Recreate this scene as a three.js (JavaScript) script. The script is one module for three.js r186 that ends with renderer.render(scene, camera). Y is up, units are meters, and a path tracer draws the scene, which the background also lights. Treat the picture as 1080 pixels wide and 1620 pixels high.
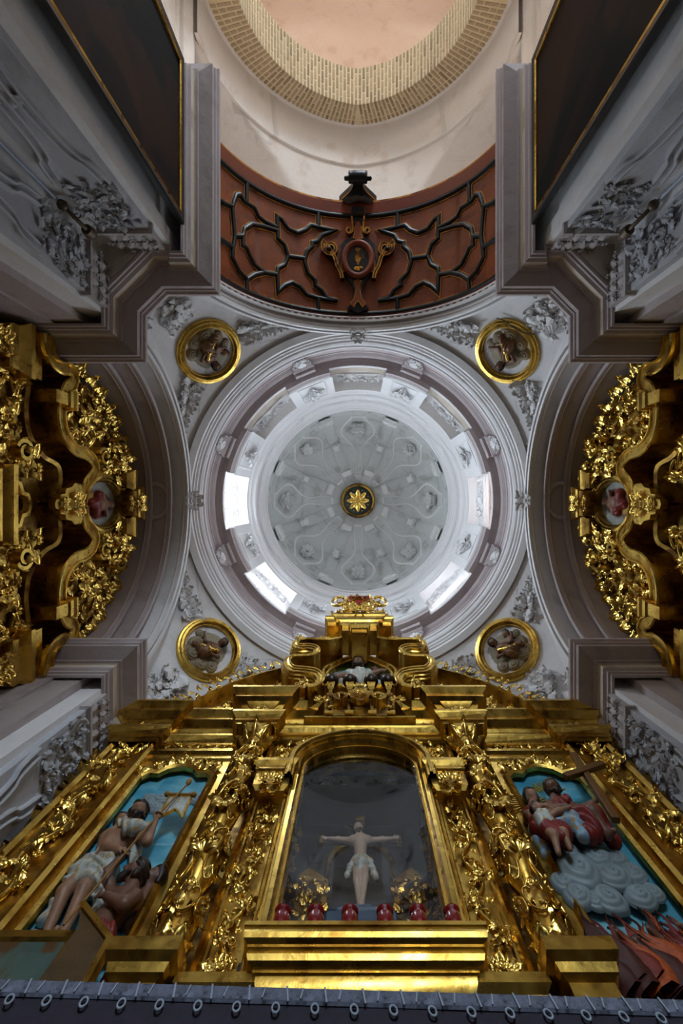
import * as THREE from 'three';
import { mergeGeometries, toCreasedNormals } from 'three/addons/utils/BufferGeometryUtils.js';
import { RoundedBoxGeometry } from 'three/addons/geometries/RoundedBoxGeometry.js';
import { RectAreaLightUniformsLib } from 'three/addons/lights/RectAreaLightUniformsLib.js';

// ------------------------------------------------------------------ camera, sky, sun, exposure
const scene = new THREE.Scene();
// the camera lies under the dome and looks straight up; heights below are measured from the lens, the floor is 0.15 m under it
const camera = new THREE.PerspectiveCamera(2 * Math.atan(828 / 720) * 180 / Math.PI, 1132 / 1656, 0.05, 200);
camera.position.set(0, 0, 0);
camera.up.set(0, 0, 1);
camera.lookAt(0, 10, 0);
camera.setViewOffset(1132, 1656, 0, 36, 1080, 1620);
const renderer = new THREE.WebGLRenderer({ antialias: true });
renderer.toneMapping = THREE.LinearToneMapping;
renderer.toneMappingExposure = 1.65;
renderer.shadowMap.enabled = true;
RectAreaLightUniformsLib.init();
scene.background = new THREE.Color().setRGB(1.3, 1.65, 2.1);        // open daylight sky outside the windows
const sun = new THREE.DirectionalLight(new THREE.Color().setRGB(1, 0.93, 0.82), 5);
sun.position.set(-9, 30, -4.5); sun.target.position.set(0, 9, 0);
sun.castShadow = true; sun.shadow.radius = 1; sun.shadow.mapSize.set(2048, 2048);
Object.assign(sun.shadow.camera, { left: -14, right: 14, top: 20, bottom: -20, near: 1, far: 60 });
scene.add(sun, sun.target);
// daylight entering through each drum window (k-th of eight, 45 degrees apart)
const WINDOWS = [0, 4, 5, 6, 7];
const WINDOW_LIGHT = { 0: 8, 4: 36, 5: 12, 6: 5, 7: 9 };
function windowLight(x, y, z, w, h, tx, ty, tz, color, intensity, name) {
  const l = new THREE.RectAreaLight(new THREE.Color().setRGB(...color), intensity, w, h);
  l.name = name; l.position.set(x, y, z); l.lookAt(tx, ty, tz);
  scene.add(l); return l;
}
for (const k of WINDOWS) {
  const a = k * Math.PI / 4, r = 2.7;
  windowLight(r * Math.cos(a), 8.92, r * Math.sin(a), 0.86, 0.86, 0, 6.2, 0, [0.74, 0.87, 1.0], WINDOW_LIGHT[k], 'drum_window_daylight');
}
// tall window at the far end of the nave, out of frame
windowLight(1.25, 4.3, 14.0, 2.5, 4.2, 0.6, 0.2, 7.6, [0.74, 0.88, 1.0], 17, 'nave_window_daylight');

// ------------------------------------------------------------------ helpers
function rng(seed) { let s = seed >>> 0; return () => { s |= 0; s = s + 0x6D2B79F5 | 0; let t = Math.imul(s ^ s >>> 15, 1 | s); t = t + Math.imul(t ^ t >>> 7, 61 | t) ^ t; return ((t ^ t >>> 14) >>> 0) / 4294967296; }; }
const PI = Math.PI, { sin, cos, abs, sqrt, min, max, floor, hypot, atan2 } = Math;
const clamp = (x, a, b) => min(b, max(a, x)), lerp = (a, b, t) => a + (b - a) * t;
function smooth(a, b, x) { const t = clamp((x - a) / (b - a), 0, 1); return t * t * (3 - 2 * t); }
const M4 = THREE.Matrix4, V3 = THREE.Vector3;
const used = new Map();
function numbered(n) { const c = used.get(n) ?? 0; used.set(n, c + 1); return c ? n + '_' + String(c).padStart(3, '0') : n; }
function norm(g) {   // indexed, position + normal only
  for (const k of Object.keys(g.attributes)) if (k !== 'position' && k !== 'normal') g.deleteAttribute(k);
  if (!g.attributes.normal) g.computeVertexNormals();
  if (!g.index) { const n = g.attributes.position.count, a = new Uint32Array(n); for (let i = 0; i < n; i++) a[i] = i; g.setIndex(new THREE.BufferAttribute(a, 1)); }
  g.morphAttributes = {}; g.clearGroups();
  return g;
}
function merge(list) { const l = list.flat(Infinity).map(norm); return l.length === 1 ? l[0] : mergeGeometries(l, false); }
function boxUV(g) {   // uv in metres, by the side that each vertex faces
  if (g.attributes.uv) return g;
  const p = g.attributes.position, n = g.attributes.normal, uv = new Float32Array(p.count * 2);
  for (let i = 0; i < p.count; i++) {
    const ax = abs(n.getX(i)), ay = abs(n.getY(i)), az = abs(n.getZ(i));
    let u, v;
    if (ay >= ax && ay >= az) { u = p.getX(i); v = p.getZ(i); } else if (ax >= az) { u = p.getZ(i); v = p.getY(i); } else { u = p.getX(i); v = p.getY(i); }
    uv[2 * i] = u; uv[2 * i + 1] = v;
  }
  g.setAttribute('uv', new THREE.BufferAttribute(uv, 2));
  return g;
}
function mesh(name, geo, mat, parent = scene, label) {
  const g = Array.isArray(geo) ? merge(geo) : norm(geo);
  const m = new THREE.Mesh(boxUV(g), mat);
  m.name = parent === scene ? numbered(name) : name;
  m.castShadow = m.receiveShadow = true;
  if (label) m.userData.label = label;
  parent.add(m); return m;
}
function meshUV(name, geo, mat, parent = scene, label) {   // keeps the geometry's own uv
  const m = new THREE.Mesh(geo, mat); m.name = parent === scene ? numbered(name) : name;
  m.castShadow = m.receiveShadow = true; if (label) m.userData.label = label; parent.add(m); return m;
}
function tag(o, label, category, group) { Object.assign(o.userData, { label, category }); if (group) o.userData.group = group; return o; }
function structure(o, label, category) { Object.assign(o.userData, { kind: 'structure', label, category }); return o; }
function group(name, x = 0, y = 0, z = 0, ry = 0) { const o = new THREE.Group(); o.name = numbered(name); o.position.set(x, y, z); o.rotation.y = ry; scene.add(o); return o; }
const T = (x, y, z, rx = 0, ry = 0, rz = 0, s = 1) => new M4().compose(new V3(x, y, z), new THREE.Quaternion().setFromEuler(new THREE.Euler(rx, ry, rz, 'ZYX')), Array.isArray(s) ? new V3(...s) : new V3(s, s, s));
const at = (g, m) => { const c = norm(g.clone()).applyMatrix4(m); if (m.determinant() < 0) { const i = c.index.array; for (let k = 0; k < i.length; k += 3) { const t = i[k]; i[k] = i[k + 1]; i[k + 1] = t; } } return c; };
const all = (list, m) => list.flat(Infinity).map((g) => at(g, m));
function frame(o, n, up) {   // matrix with local z = n, local y near up, at o
  const z = new V3(...n).normalize(), x = new V3().crossVectors(new V3(...up), z).normalize(), y = new V3().crossVectors(z, x);
  return new M4().makeBasis(x, y, z).setPosition(...o);
}
function grid(nu, nv, fn, closeU = false) {
  const pos = [], ix = [];
  for (let j = 0; j <= nv; j++) for (let i = 0; i <= nu; i++) pos.push(...fn(i / nu, j / nv));
  for (let j = 0; j < nv; j++) for (let i = 0; i < nu; i++) { const a = j * (nu + 1) + i, b = a + 1, c = a + nu + 1, d = c + 1; ix.push(a, b, d, a, d, c); }
  const g = new THREE.BufferGeometry(); g.setAttribute('position', new THREE.Float32BufferAttribute(pos, 3)); g.setIndex(ix); g.computeVertexNormals();
  if (closeU) { const n = g.attributes.normal; for (let j = 0; j <= nv; j++) { const a = j * (nu + 1), b = a + nu; const x = n.getX(a) + n.getX(b), y = n.getY(a) + n.getY(b), z = n.getZ(a) + n.getZ(b), l = hypot(x, y, z) || 1; n.setXYZ(a, x / l, y / l, z / l); n.setXYZ(b, x / l, y / l, z / l); } }
  return g;
}
function soup(pos, crease = 0.5) {
  let g = new THREE.BufferGeometry(); g.setAttribute('position', new THREE.Float32BufferAttribute(pos, 3));
  g = toCreasedNormals(g, crease); return norm(g);
}
// a profile [offset to the left of the path, third coordinate] drawn along a flat path, mitred at its corners
function sweep(path, prof, { closed = false, map = (x, y, w) => [x, y, w], crease = 0.5, cap = false, loop = false } = {}) {
  const n = path.length, N = [];
  for (let i = 0; i < n; i++) {
    const dir = (a, b) => { const dx = b[0] - a[0], dy = b[1] - a[1], l = hypot(dx, dy) || 1; return [-dy / l, dx / l]; };
    const p = i > 0 ? path[i - 1] : closed ? path[n - 1] : null, q = i < n - 1 ? path[i + 1] : closed ? path[0] : null;
    const a = p ? dir(p, path[i]) : dir(path[i], q), b = q ? dir(path[i], q) : a;
    const d = max(0.25, 1 + a[0] * b[0] + a[1] * b[1]);
    N.push([(a[0] + b[0]) / d, (a[1] + b[1]) / d]);
  }
  const P = path.map((p, i) => prof.map(([a, w]) => map(p[0] + N[i][0] * a, p[1] + N[i][1] * a, w)));
  const pos = [], quad = (a, b, c, d) => pos.push(...a, ...b, ...c, ...a, ...c, ...d), m = prof.length, ms = loop ? m : m - 1;
  for (let i = 0; i < (closed ? n : n - 1); i++) for (let j = 0; j < ms; j++) { const k = (i + 1) % n, l = (j + 1) % m; quad(P[i][j], P[k][j], P[k][l], P[i][l]); }
  if (cap && !closed) {
    const tri = THREE.ShapeUtils.triangulateShape(prof.map(([a, w]) => new THREE.Vector2(a, w)), []);
    for (const [a, b, c] of tri) { pos.push(...P[0][a], ...P[0][b], ...P[0][c]); pos.push(...P[n - 1][a], ...P[n - 1][c], ...P[n - 1][b]); }
  }
  return soup(pos, crease);
}
const arc = (cx, cy, r, a0, a1, n, ry = r) => Array.from({ length: n + 1 }, (_, i) => { const a = a0 + (a1 - a0) * i / n; return [cx + r * cos(a), cy + ry * sin(a)]; });
const plan = (x, z, w) => [x, w, z];
// a rectangular block whose four sides follow a profile [outward, height]; x, z is its middle
function block(x, z, w, d, prof, crease = 0.4) {
  const a = w / 2, b = d / 2, path = [[x - a, z - b], [x - a, z + b], [x + a, z + b], [x + a, z - b]];
  const g = [sweep(path, prof, { closed: true, map: plan, crease })];
  for (const [o, y] of [prof[0], prof[prof.length - 1]]) { const q = new THREE.PlaneGeometry(w + 2 * o, d + 2 * o); q.rotateX(y === prof[0][1] ? PI / 2 : -PI / 2); q.translate(x, y, z); g.push(q); }
  return merge(g);
}
const bx = (x0, x1, y0, y1, z0, z1, bevel = 0) => {
  const g = bevel ? new RoundedBoxGeometry(x1 - x0, y1 - y0, z1 - z0, 1, bevel) : new THREE.BoxGeometry(x1 - x0, y1 - y0, z1 - z0);
  return norm(g.translate((x0 + x1) / 2, (y0 + y1) / 2, (z0 + z1) / 2));
};
function sector(r0, r1, y0, y1, a0, a1, n = 8) {
  const path = Array.from({ length: n + 1 }, (_, i) => a0 + (a1 - a0) * i / n), pos = [];
  const P = (r, a, y) => [r * cos(a), y, r * sin(a)], quad = (a, b, c, d) => pos.push(...a, ...b, ...c, ...a, ...c, ...d);
  for (let i = 0; i < n; i++) { const a = path[i], b = path[i + 1]; quad(P(r0, a, y0), P(r0, a, y1), P(r0, b, y1), P(r0, b, y0)); quad(P(r1, a, y0), P(r1, b, y0), P(r1, b, y1), P(r1, a, y1)); quad(P(r0, a, y1), P(r1, a, y1), P(r1, b, y1), P(r0, b, y1)); quad(P(r0, a, y0), P(r0, b, y0), P(r1, b, y0), P(r1, a, y0)); }
  for (const a of [a0, a1]) quad(P(r0, a, y0), P(r1, a, y0), P(r1, a, y1), P(r0, a, y1));
  return soup(pos, 0.4);
}
const lathe = (prof, n = 24, crease = 0.7) => sweep(Array.from({ length: n }, (_, i) => [cos(-2 * PI * i / n), sin(-2 * PI * i / n)]), prof.map(([r, y]) => [r, y]), { closed: true, crease, map: (x, z, w) => [x, w, z] });
function turned(prof, n = 20, crease = 0.6) {   // lathe about y: prof [radius, height]
  const pos = []; const P = (r, a, y) => [r * cos(a), y, r * sin(a)];
  for (let i = 0; i < n; i++) for (let j = 0; j < prof.length - 1; j++) { const a = 2 * PI * i / n, b = 2 * PI * (i + 1) / n, [r, y] = prof[j], [s, q] = prof[j + 1]; const A = P(r, a, y), B = P(r, b, y), C = P(s, b, q), D = P(s, a, q); if (r > 1e-6) pos.push(...A, ...C, ...B); if (s > 1e-6) pos.push(...A, ...D, ...C); }
  return soup(pos, crease);
}
function slab(outline, holes, z0, z1, map) {   // a flat shape with holes, given thickness; map(x, y, z)
  const s = new THREE.Shape(outline.map(([x, y]) => new THREE.Vector2(x, y)));
  for (const h of holes) s.holes.push(new THREE.Path(h.map(([x, y]) => new THREE.Vector2(x, y))));
  let g = new THREE.ExtrudeGeometry(s, { depth: z1 - z0, bevelEnabled: false, curveSegments: 12 });
  g.translate(0, 0, z0);
  if (map) { const p = g.attributes.position; for (let i = 0; i < p.count; i++) p.setXYZ(i, ...map(p.getX(i), p.getY(i), p.getZ(i))); }
  g.deleteAttribute('uv'); g.deleteAttribute('normal');
  return norm(toCreasedNormals(g.index ? g.toNonIndexed() : g, 0.5));
}
function tube(pts, rad, sides = 6, sq = 1) {   // a tapering round bar along points; flattened by sq towards the wall
  const n = pts.length, pos = [], ix = [], Z = new V3(0, 0, 1), t = new V3(), s = new V3(), u = new V3();
  for (let i = 0; i < n; i++) {
    const a = pts[max(0, i - 1)], b = pts[min(n - 1, i + 1)];
    t.set(b[0] - a[0], b[1] - a[1], b[2] - a[2]).normalize();
    s.crossVectors(t, abs(t.z) > 0.95 ? new V3(1, 0, 0) : Z).normalize(); u.crossVectors(s, t);
    const r = typeof rad === 'function' ? rad(i / (n - 1)) : rad;
    for (let k = 0; k < sides; k++) { const c = cos(2 * PI * k / sides) * r, d = sin(2 * PI * k / sides) * r * sq; pos.push(pts[i][0] + s.x * c + u.x * d, pts[i][1] + s.y * c + u.y * d, pts[i][2] + s.z * c + u.z * d); }
  }
  for (let i = 0; i < n - 1; i++) for (let k = 0; k < sides; k++) { const l = (k + 1) % sides, a = i * sides + k, b = i * sides + l, c = a + sides, d = b + sides; ix.push(a, b, d, a, d, c); }
  for (let k = 1; k < sides - 1; k++) { ix.push(0, k + 1, k); const o = (n - 1) * sides; ix.push(o, o + k, o + k + 1); }
  const g = new THREE.BufferGeometry(); g.setAttribute('position', new THREE.Float32BufferAttribute(pos, 3)); g.setIndex(ix); g.computeVertexNormals(); return g;
}

// ------------------------------------------------------------------ textures and materials
function valueNoise(seed, n) { const r = rng(seed), t = new Float32Array(n * n); for (let i = 0; i < n * n; i++) t[i] = r(); return (x, y) => { const xi = floor(x), yi = floor(y), fx = x - xi, fy = y - yi, w = (a, b) => t[(((b % n) + n) % n) * n + (((a % n) + n) % n)], sx = fx * fx * (3 - 2 * fx), sy = fy * fy * (3 - 2 * fy); return lerp(lerp(w(xi, yi), w(xi + 1, yi), sx), lerp(w(xi, yi + 1), w(xi + 1, yi + 1), sx), sy); }; }
function texture(size, fn, { color = true, repeat = [1, 1], h = size } = {}) {   // fn(u, v) -> [r, g, b] 0..1 (sRGB when color)
  const d = new Uint8Array(size * h * 4);
  for (let j = 0; j < h; j++) for (let i = 0; i < size; i++) { const c = fn(i / size, j / h), o = (j * size + i) * 4; for (let k = 0; k < 3; k++) d[o + k] = clamp(c[k], 0, 1) * 255; d[o + 3] = 255; }
  const t = new THREE.DataTexture(d, size, h); t.wrapS = t.wrapT = THREE.RepeatWrapping; t.magFilter = THREE.LinearFilter; t.minFilter = THREE.LinearMipmapLinearFilter; t.generateMipmaps = true;
  if (color) t.colorSpace = THREE.SRGBColorSpace; t.repeat.set(...repeat); t.needsUpdate = true; return t;
}
const nz = [4, 8, 16, 32, 64, 128].map((n, i) => valueNoise(11 + i, n));
const fbm = (u, v, from = 0, to = 5) => { let s = 0, a = 0.5, t = 0; for (let k = from; k <= to; k++) { const n = 4 << k; s += a * nz[k](u * n, v * n); t += a; a *= 0.55; } return s / t; };
const mottled = (c, amount, size = 256, repeat = [0.6, 0.6], grime) => texture(size, (u, v) => { let f = 1 + amount * (fbm(u, v) - 0.5) + amount * 0.35 * (nz[5](u * 128, v * 128) - 0.5); const s = grime ? smooth(0.5, 0.8, fbm(v, u, 1, 5)) : 0; return c.map((x, k) => x * f * (1 - (grime ? (1 - grime[k]) * s : 0))); }, { repeat });
const relief = (amount, size = 256, repeat = [1.4, 1.4]) => texture(size, (u, v) => { const f = 0.5 + amount * (fbm(u, v, 1, 5) - 0.5); return [f, f, f]; }, { color: false, repeat });
const plasterBump = relief(1.2);
const plaster = (hex, amount = 0.1, grime, rough = 0.85) => { const c = new THREE.Color(hex); const s = [c.r, c.g, c.b].map((x) => x <= 0.0031308 ? 12.92 * x : 1.055 * x ** (1 / 2.4) - 0.055); return new THREE.MeshStandardMaterial({ map: mottled(s, amount, 256, [0.45, 0.45], grime), roughness: rough, bumpMap: plasterBump, bumpScale: 0.004, side: THREE.DoubleSide }); };
const goldRough = texture(256, (u, v) => { const f = 0.62 + 0.5 * (fbm(u, v, 1, 5) - 0.5); return [f, f, f]; }, { color: false, repeat: [1.7, 1.7] });
const goldMap = (a, b, t0, t1, rep) => texture(256, (u, v) => { const s = smooth(t0, t1, fbm(u, v, 0, 5)), f = 1 + 0.16 * (fbm(v, u, 2, 5) - 0.5); return [0, 1, 2].map((k) => lerp(a[k], b[k], s) * f); }, { repeat: rep });
const goldBump = relief(1.4, 256, [2.2, 2.2]);
const MAT = {
  white: plaster("#e6e3e3", 0.06, [0.96, 0.95, 0.94]),
  stucco: plaster('#e6e3e2', 0.05),
  dome: plaster('#cccecb', 0.12, [0.84, 0.84, 0.82]),
  domeStucco: plaster('#e6e6e3', 0.06),
  taupe: plaster('#b3a6a4', 0.08, [0.9, 0.89, 0.88]),
  mauve: plaster('#bfb2b2', 0.08, [0.92, 0.9, 0.9]),
  cream: plaster('#d2c4b5', 0.1, [0.86, 0.84, 0.8]),
  greyStucco: plaster('#bcbcc2', 0.1, [0.88, 0.88, 0.89]),
  brownStucco: plaster('#b9b1b0', 0.1, [0.88, 0.88, 0.88]),
  naveWhite: plaster('#dcd4cd', 0.06, [0.94, 0.92, 0.9]),
  navePink: plaster('#d8b8a0', 0.07, [0.95, 0.92, 0.9]),
  mortar: plaster('#d3c09c', 0.14),
  gold: new THREE.MeshStandardMaterial({ map: goldMap([0.85, 0.70, 0.34], [0.60, 0.44, 0.17], 0.46, 0.72, [0.9, 0.9]), metalness: 1, roughness: 0.52, roughnessMap: goldRough, bumpMap: goldBump, bumpScale: 0.0012, side: THREE.DoubleSide }),
  goldOrn: new THREE.MeshStandardMaterial({ map: goldMap([0.90, 0.755, 0.39], [0.69, 0.52, 0.22], 0.5, 0.74, [2.4, 2.4]), metalness: 1, roughness: 0.42, roughnessMap: goldRough, side: THREE.DoubleSide }),
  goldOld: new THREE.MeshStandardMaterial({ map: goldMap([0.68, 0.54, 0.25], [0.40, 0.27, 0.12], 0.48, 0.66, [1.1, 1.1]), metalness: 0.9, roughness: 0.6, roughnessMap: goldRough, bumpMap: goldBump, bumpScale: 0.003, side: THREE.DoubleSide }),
  blackLacquer: new THREE.MeshStandardMaterial({ color: '#0c0b0b', roughness: 0.42, side: THREE.DoubleSide }),
  glass: new THREE.MeshPhysicalMaterial({ color: '#ffffff', transmission: 1, roughness: 0.02, thickness: 0, ior: 1.5 }),
};

// ------------------------------------------------------------------ carved ornament: leaves, scrolls, flowers, vines (drawn in x, y; z stands out of the ground)
function leafShape(bend, curl, seg = 13) {
  const lobe = (u) => 0.55 + 0.45 * abs(sin(u * PI * 3.6 + 0.5)) ** 0.7;
  return grid(6, seg, (i, u) => {
    const v = i * 2 - 1, w = 0.36 * sin(PI * min(1, 0.12 + 0.88 * u)) ** 0.55 * lobe(u), back = abs(v) * w * 0.35;
    const a = bend * u * u, z = 0.07 + 0.26 * sin(u * 2.3) * curl - 0.5 * w * v * v + 0.05 * cos(v * PI * 2) * (1 - 0.6 * u) + (u > 0.8 ? (u - 0.8) * 1.6 * curl : 0);
    const y = u * (0.92 - 0.2 * u * abs(bend)) - back - (u > 0.85 ? (u - 0.85) * 0.9 * curl : 0);
    return [a * 0.55 + v * w * cos(a), y + v * w * -sin(a) * 0.8, z];
  });
}
const LEAVES = [leafShape(0, 0.8), leafShape(0.9, 0.7), leafShape(-0.9, 0.7), leafShape(0.45, 1), leafShape(-0.45, 1)];
function curl(n, len, k0, k1, p, dir) {   // a line that winds up at its end; starts at 0, 0 heading up
  const pts = [[0, 0]]; let h = PI / 2, x = 0, y = 0;
  for (let i = 0; i < n; i++) { const s = (i + 0.5) / n; h += dir * (k0 + k1 * s ** p) / n; x += cos(h) * len / n; y += sin(h) * len / n; pts.push([x, y]); }
  return pts;
}
function scrollShape(dir, n = 18, thick = 0.1) {
  const c = curl(n, 2.1, 2.2, 11, 1.6, dir), e = c[n];
  const g = [tube(c.map(([x, y], i) => [x, y, 0.06 + 0.16 * (i / n)]), (t) => thick * (1 - 0.45 * t), 5, 1.2)];
  const b = new THREE.SphereGeometry(0.15, 7, 5); b.translate(e[0], e[1], 0.22); g.push(b);
  return merge(g);
}
const SCROLLS = [scrollShape(1), scrollShape(-1)];
function cScrollShape(dir) {   // two volutes joined
  const n = 30, pts = []; let h = 0, x = 0, y = 0; pts.push([0, 0]);
  const k = (s) => dir * (2.2 + 16 * abs(2 * s - 1) ** 2.6);
  for (let i = 0; i < n; i++) { const s = (i + 0.5) / n; h += k(s) / n; x += cos(h) * 2.6 / n; y += sin(h) * 2.6 / n; pts.push([x, y]); }
  const a = pts[0], b = pts[n], mx = (a[0] + b[0]) / 2, my = (a[1] + b[1]) / 2, ang = atan2(b[1] - a[1], b[0] - a[0]) - PI / 2;
  const q = pts.map(([px, py], i) => { const dx = px - mx, dy = py - my; return [dx * cos(-ang) - dy * sin(-ang), dx * sin(-ang) + dy * cos(-ang), 0.12 + 0.14 * abs(2 * i / n - 1)]; });
  const e0 = new THREE.SphereGeometry(0.12, 6, 5).translate(...q[0]), e1 = new THREE.SphereGeometry(0.12, 6, 5).translate(...q[n]);
  return merge([tube(q, (t) => 0.10 - 0.05 * abs(2 * t - 1), 6, 1.4), e0, e1]);
}
const CSCROLLS = [cScrollShape(1), cScrollShape(-1)];
const FLOWER = (() => { const g = []; for (let k = 0; k < 6; k++) g.push(at(LEAVES[0], T(0, 0, 0.02, 0, 0, k * PI / 3, [0.95, 0.62, 0.7]))); g.push(new THREE.SphereGeometry(0.2, 8, 5).translate(0, 0, 0.16)); return merge(g); })();
const SHELL = grid(22, 6, (i, j) => { const a = PI * (0.02 + 0.96 * i), r = 0.12 + 0.88 * j, f = abs(sin(i * PI * 5.5)); return [cos(a) * r, sin(a) * r * 0.95, 0.08 + 0.22 * sin(j * PI * 0.75) + 0.09 * f * j]; });
const pick = (r, l) => l[floor(r() * l.length) % l.length];

function vine(L, W, seed) {   // a running scroll of leaves and flowers of length L along y, W wide
  const r = rng(seed), out = [], lam = W * 1.7, A = 0.2 * W, n = max(8, floor(L / W * 8));
  const sx = (y) => A * sin(2 * PI * y / lam);
  out.push(tube(Array.from({ length: n + 1 }, (_, i) => { const y = L * i / n; return [sx(y), y, 0.06 * W]; }), 0.055 * W, 5, 1.2));
  const m = max(1, Math.round(L / (lam / 2)));
  for (let i = 0; i < m; i++) {
    const y = (i + 0.5) * L / m, s = sin(2 * PI * y / lam) >= 0 ? 1 : -1, x = sx(y);
    out.push(at(SCROLLS[s > 0 ? 0 : 1], T(x - s * 0.02 * W, y - 0.25 * W, 0.02 * W, 0, 0, s * 0.5, 0.34 * W * (0.85 + 0.3 * r()))));
    out.push(at(FLOWER, T(-s * 0.2 * W, y + 0.05 * W, 0.08 * W, 0, 0, r() * 6, 0.22 * W * (0.8 + 0.4 * r()))));
    for (let k = 0; k < 9; k++) out.push(at(pick(r, LEAVES), T(x + (r() - 0.5) * 0.5 * W, y + (r() - 0.5) * 0.7 * W, (0.02 + 0.1 * r()) * W, 0, 0, (k - 4) * 0.6 + (r() - 0.5) * 0.8, W * (0.22 + 0.2 * r()))));
    out.push(at(CSCROLLS[i % 2], T(s * 0.22 * W, y + 0.3 * W, 0.05 * W, 0, 0, s * 0.5, 0.17 * W)));
  }
  return out;
}
function cluster(R, seed, mirror = true) {   // a rosette-like bunch of leaves and scrolls about its middle, radius R
  const r = rng(seed), half = [], out = [];
  for (let k = 0; k < 11; k++) { const a = -0.1 - k * 0.28 + (r() - 0.5) * 0.3, q = R * (0.08 + 0.35 * r()); half.push(at(pick(r, LEAVES), T(0.05 * R - q * sin(a), q * cos(a), (0.03 + 0.12 * r()) * R, 0, 0, a, R * (0.34 + 0.26 * r())))); }
  half.push(at(SCROLLS[1], T(0.1 * R, -0.15 * R, 0.1 * R, 0, 0, -0.7, 0.4 * R)), at(SCROLLS[0], T(0.15 * R, -0.3 * R, 0.08 * R, 0, 0, -2.1, 0.36 * R)), at(CSCROLLS[0], T(0.5 * R, 0.2 * R, 0.06 * R, 0, 0, 0.4, 0.3 * R)));
  out.push(...half); if (mirror) out.push(...all(half, new M4().makeScale(-1, 1, 1)));
  out.push(at(FLOWER, T(0, 0.05 * R, 0.18 * R, 0, 0, 0.3, 0.34 * R)));
  return out;
}
function spray(L, W, seed) {   // a drop of leaves tapering to a point at L
  const r = rng(seed), out = [], n = max(8, floor(L / W * 9));
  for (let i = 0; i < n; i++) {
    const t = i / n, w = W * (1 - 0.75 * t), y = t * L * 0.92;
    for (const s of [-1, 1]) out.push(at(pick(r, LEAVES), T(s * 0.06 * w, y, (0.03 + 0.06 * r()) * w, 0, 0, -s * (0.4 + 1.1 * r()), w * (0.3 + 0.26 * r()))), at(pick(r, LEAVES), T(s * (0.1 + 0.2 * r()) * w, y, 0.02 * w, 0, 0, -s * (0.2 + 1.6 * r()), w * (0.22 + 0.16 * r()))));
    if (i % 2 === 0) out.push(at(SCROLLS[i % 4 ? 0 : 1], T(0, y, 0.06 * w, 0, 0, (r() - 0.5) * 1.6, 0.28 * w)));
    if (i % 3 === 1) out.push(at(FLOWER, T((r() - 0.5) * 0.4 * w, y, 0.12 * w, 0, 0, r(), 0.22 * w)));
  }
  out.push(at(LEAVES[0], T(0, L * 0.85, 0.02, 0, 0, 0, L * 0.16)));
  return out;
}
function inside(p, poly) { let c = false; for (let i = 0, j = poly.length - 1; i < poly.length; j = i++) { const [a, b] = poly[i], [d, e] = poly[j]; if ((b > p[1]) !== (e > p[1]) && p[0] < (d - a) * (p[1] - b) / (e - b) + a) c = !c; } return c; }
function foliage(poly, size, seed, lift = 0) {   // dense scrollwork filling an outline
  const r = rng(seed), out = [], xs = poly.map((p) => p[0]), ys = poly.map((p) => p[1]), x0 = min(...xs), x1 = max(...xs), y0 = min(...ys), y1 = max(...ys), pts = [];
  for (let k = 0; k < 4000 && pts.length < 400; k++) { const p = [x0 + (x1 - x0) * r(), y0 + (y1 - y0) * r()]; if (inside(p, poly) && pts.every((q) => hypot(q[0] - p[0], q[1] - p[1]) > size * 0.5)) pts.push(p); }
  for (const [x, y] of pts) {
    const a = r() * 2 * PI, k = r();
    if (k < 0.4) { out.push(at(SCROLLS[floor(r() * 2)], T(x, y, lift, 0, 0, a, size * (0.42 + 0.2 * r())))); out.push(at(pick(r, LEAVES), T(x, y, lift + 0.1 * size, 0, 0, a + 1, size * (0.6 + 0.3 * r())))); }
    else if (k < 0.55) out.push(at(FLOWER, T(x, y, lift + 0.05 * size, 0, 0, a, size * (0.4 + 0.15 * r()))), at(pick(r, LEAVES), T(x, y, lift, 0, 0, a, size * 0.8)));
    else if (k < 0.68) out.push(at(CSCROLLS[floor(r() * 2)], T(x, y, lift + 0.04 * size, 0, 0, a, size * (0.42 + 0.15 * r()))), at(pick(r, LEAVES), T(x, y, lift + 0.08 * size, 0, 0, a + 2, size * 0.7)));
    else for (let j = 0; j < 5; j++) out.push(at(pick(r, LEAVES), T(x, y, lift + 0.14 * size * r(), 0, 0, a + (j - 2) * 0.6, size * (0.45 + 0.3 * r()))));
  }
  return out;
}
function capitalCarving(w, h, seed) {   // pierced leaf block of a pilaster capital
  const r = rng(seed), out = [], n = 4;
  for (let row = 0; row < 2; row++) for (let i = 0; i < n; i++) { const x = (i + 0.5 - n / 2 + (row ? 0.1 : 0)) * w / n; out.push(at(LEAVES[0], T(x, row * h * 0.42, 0, -0.25, 0, (r() - 0.5) * 0.3, [w / n * 1.5, h * 0.55, w / n * 1.6]))); out.push(at(FLOWER, T(x, row * h * 0.42 + h * 0.45, 0.03, 0, 0, r() * 3, w / n * 0.42))); }
  for (const s of [-1, 1]) out.push(at(SCROLLS[s > 0 ? 1 : 0], T(s * w * 0.32, h * 0.4, 0.03, 0, 0, -s * 0.6, h * 0.3)));
  return out;
}

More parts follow.
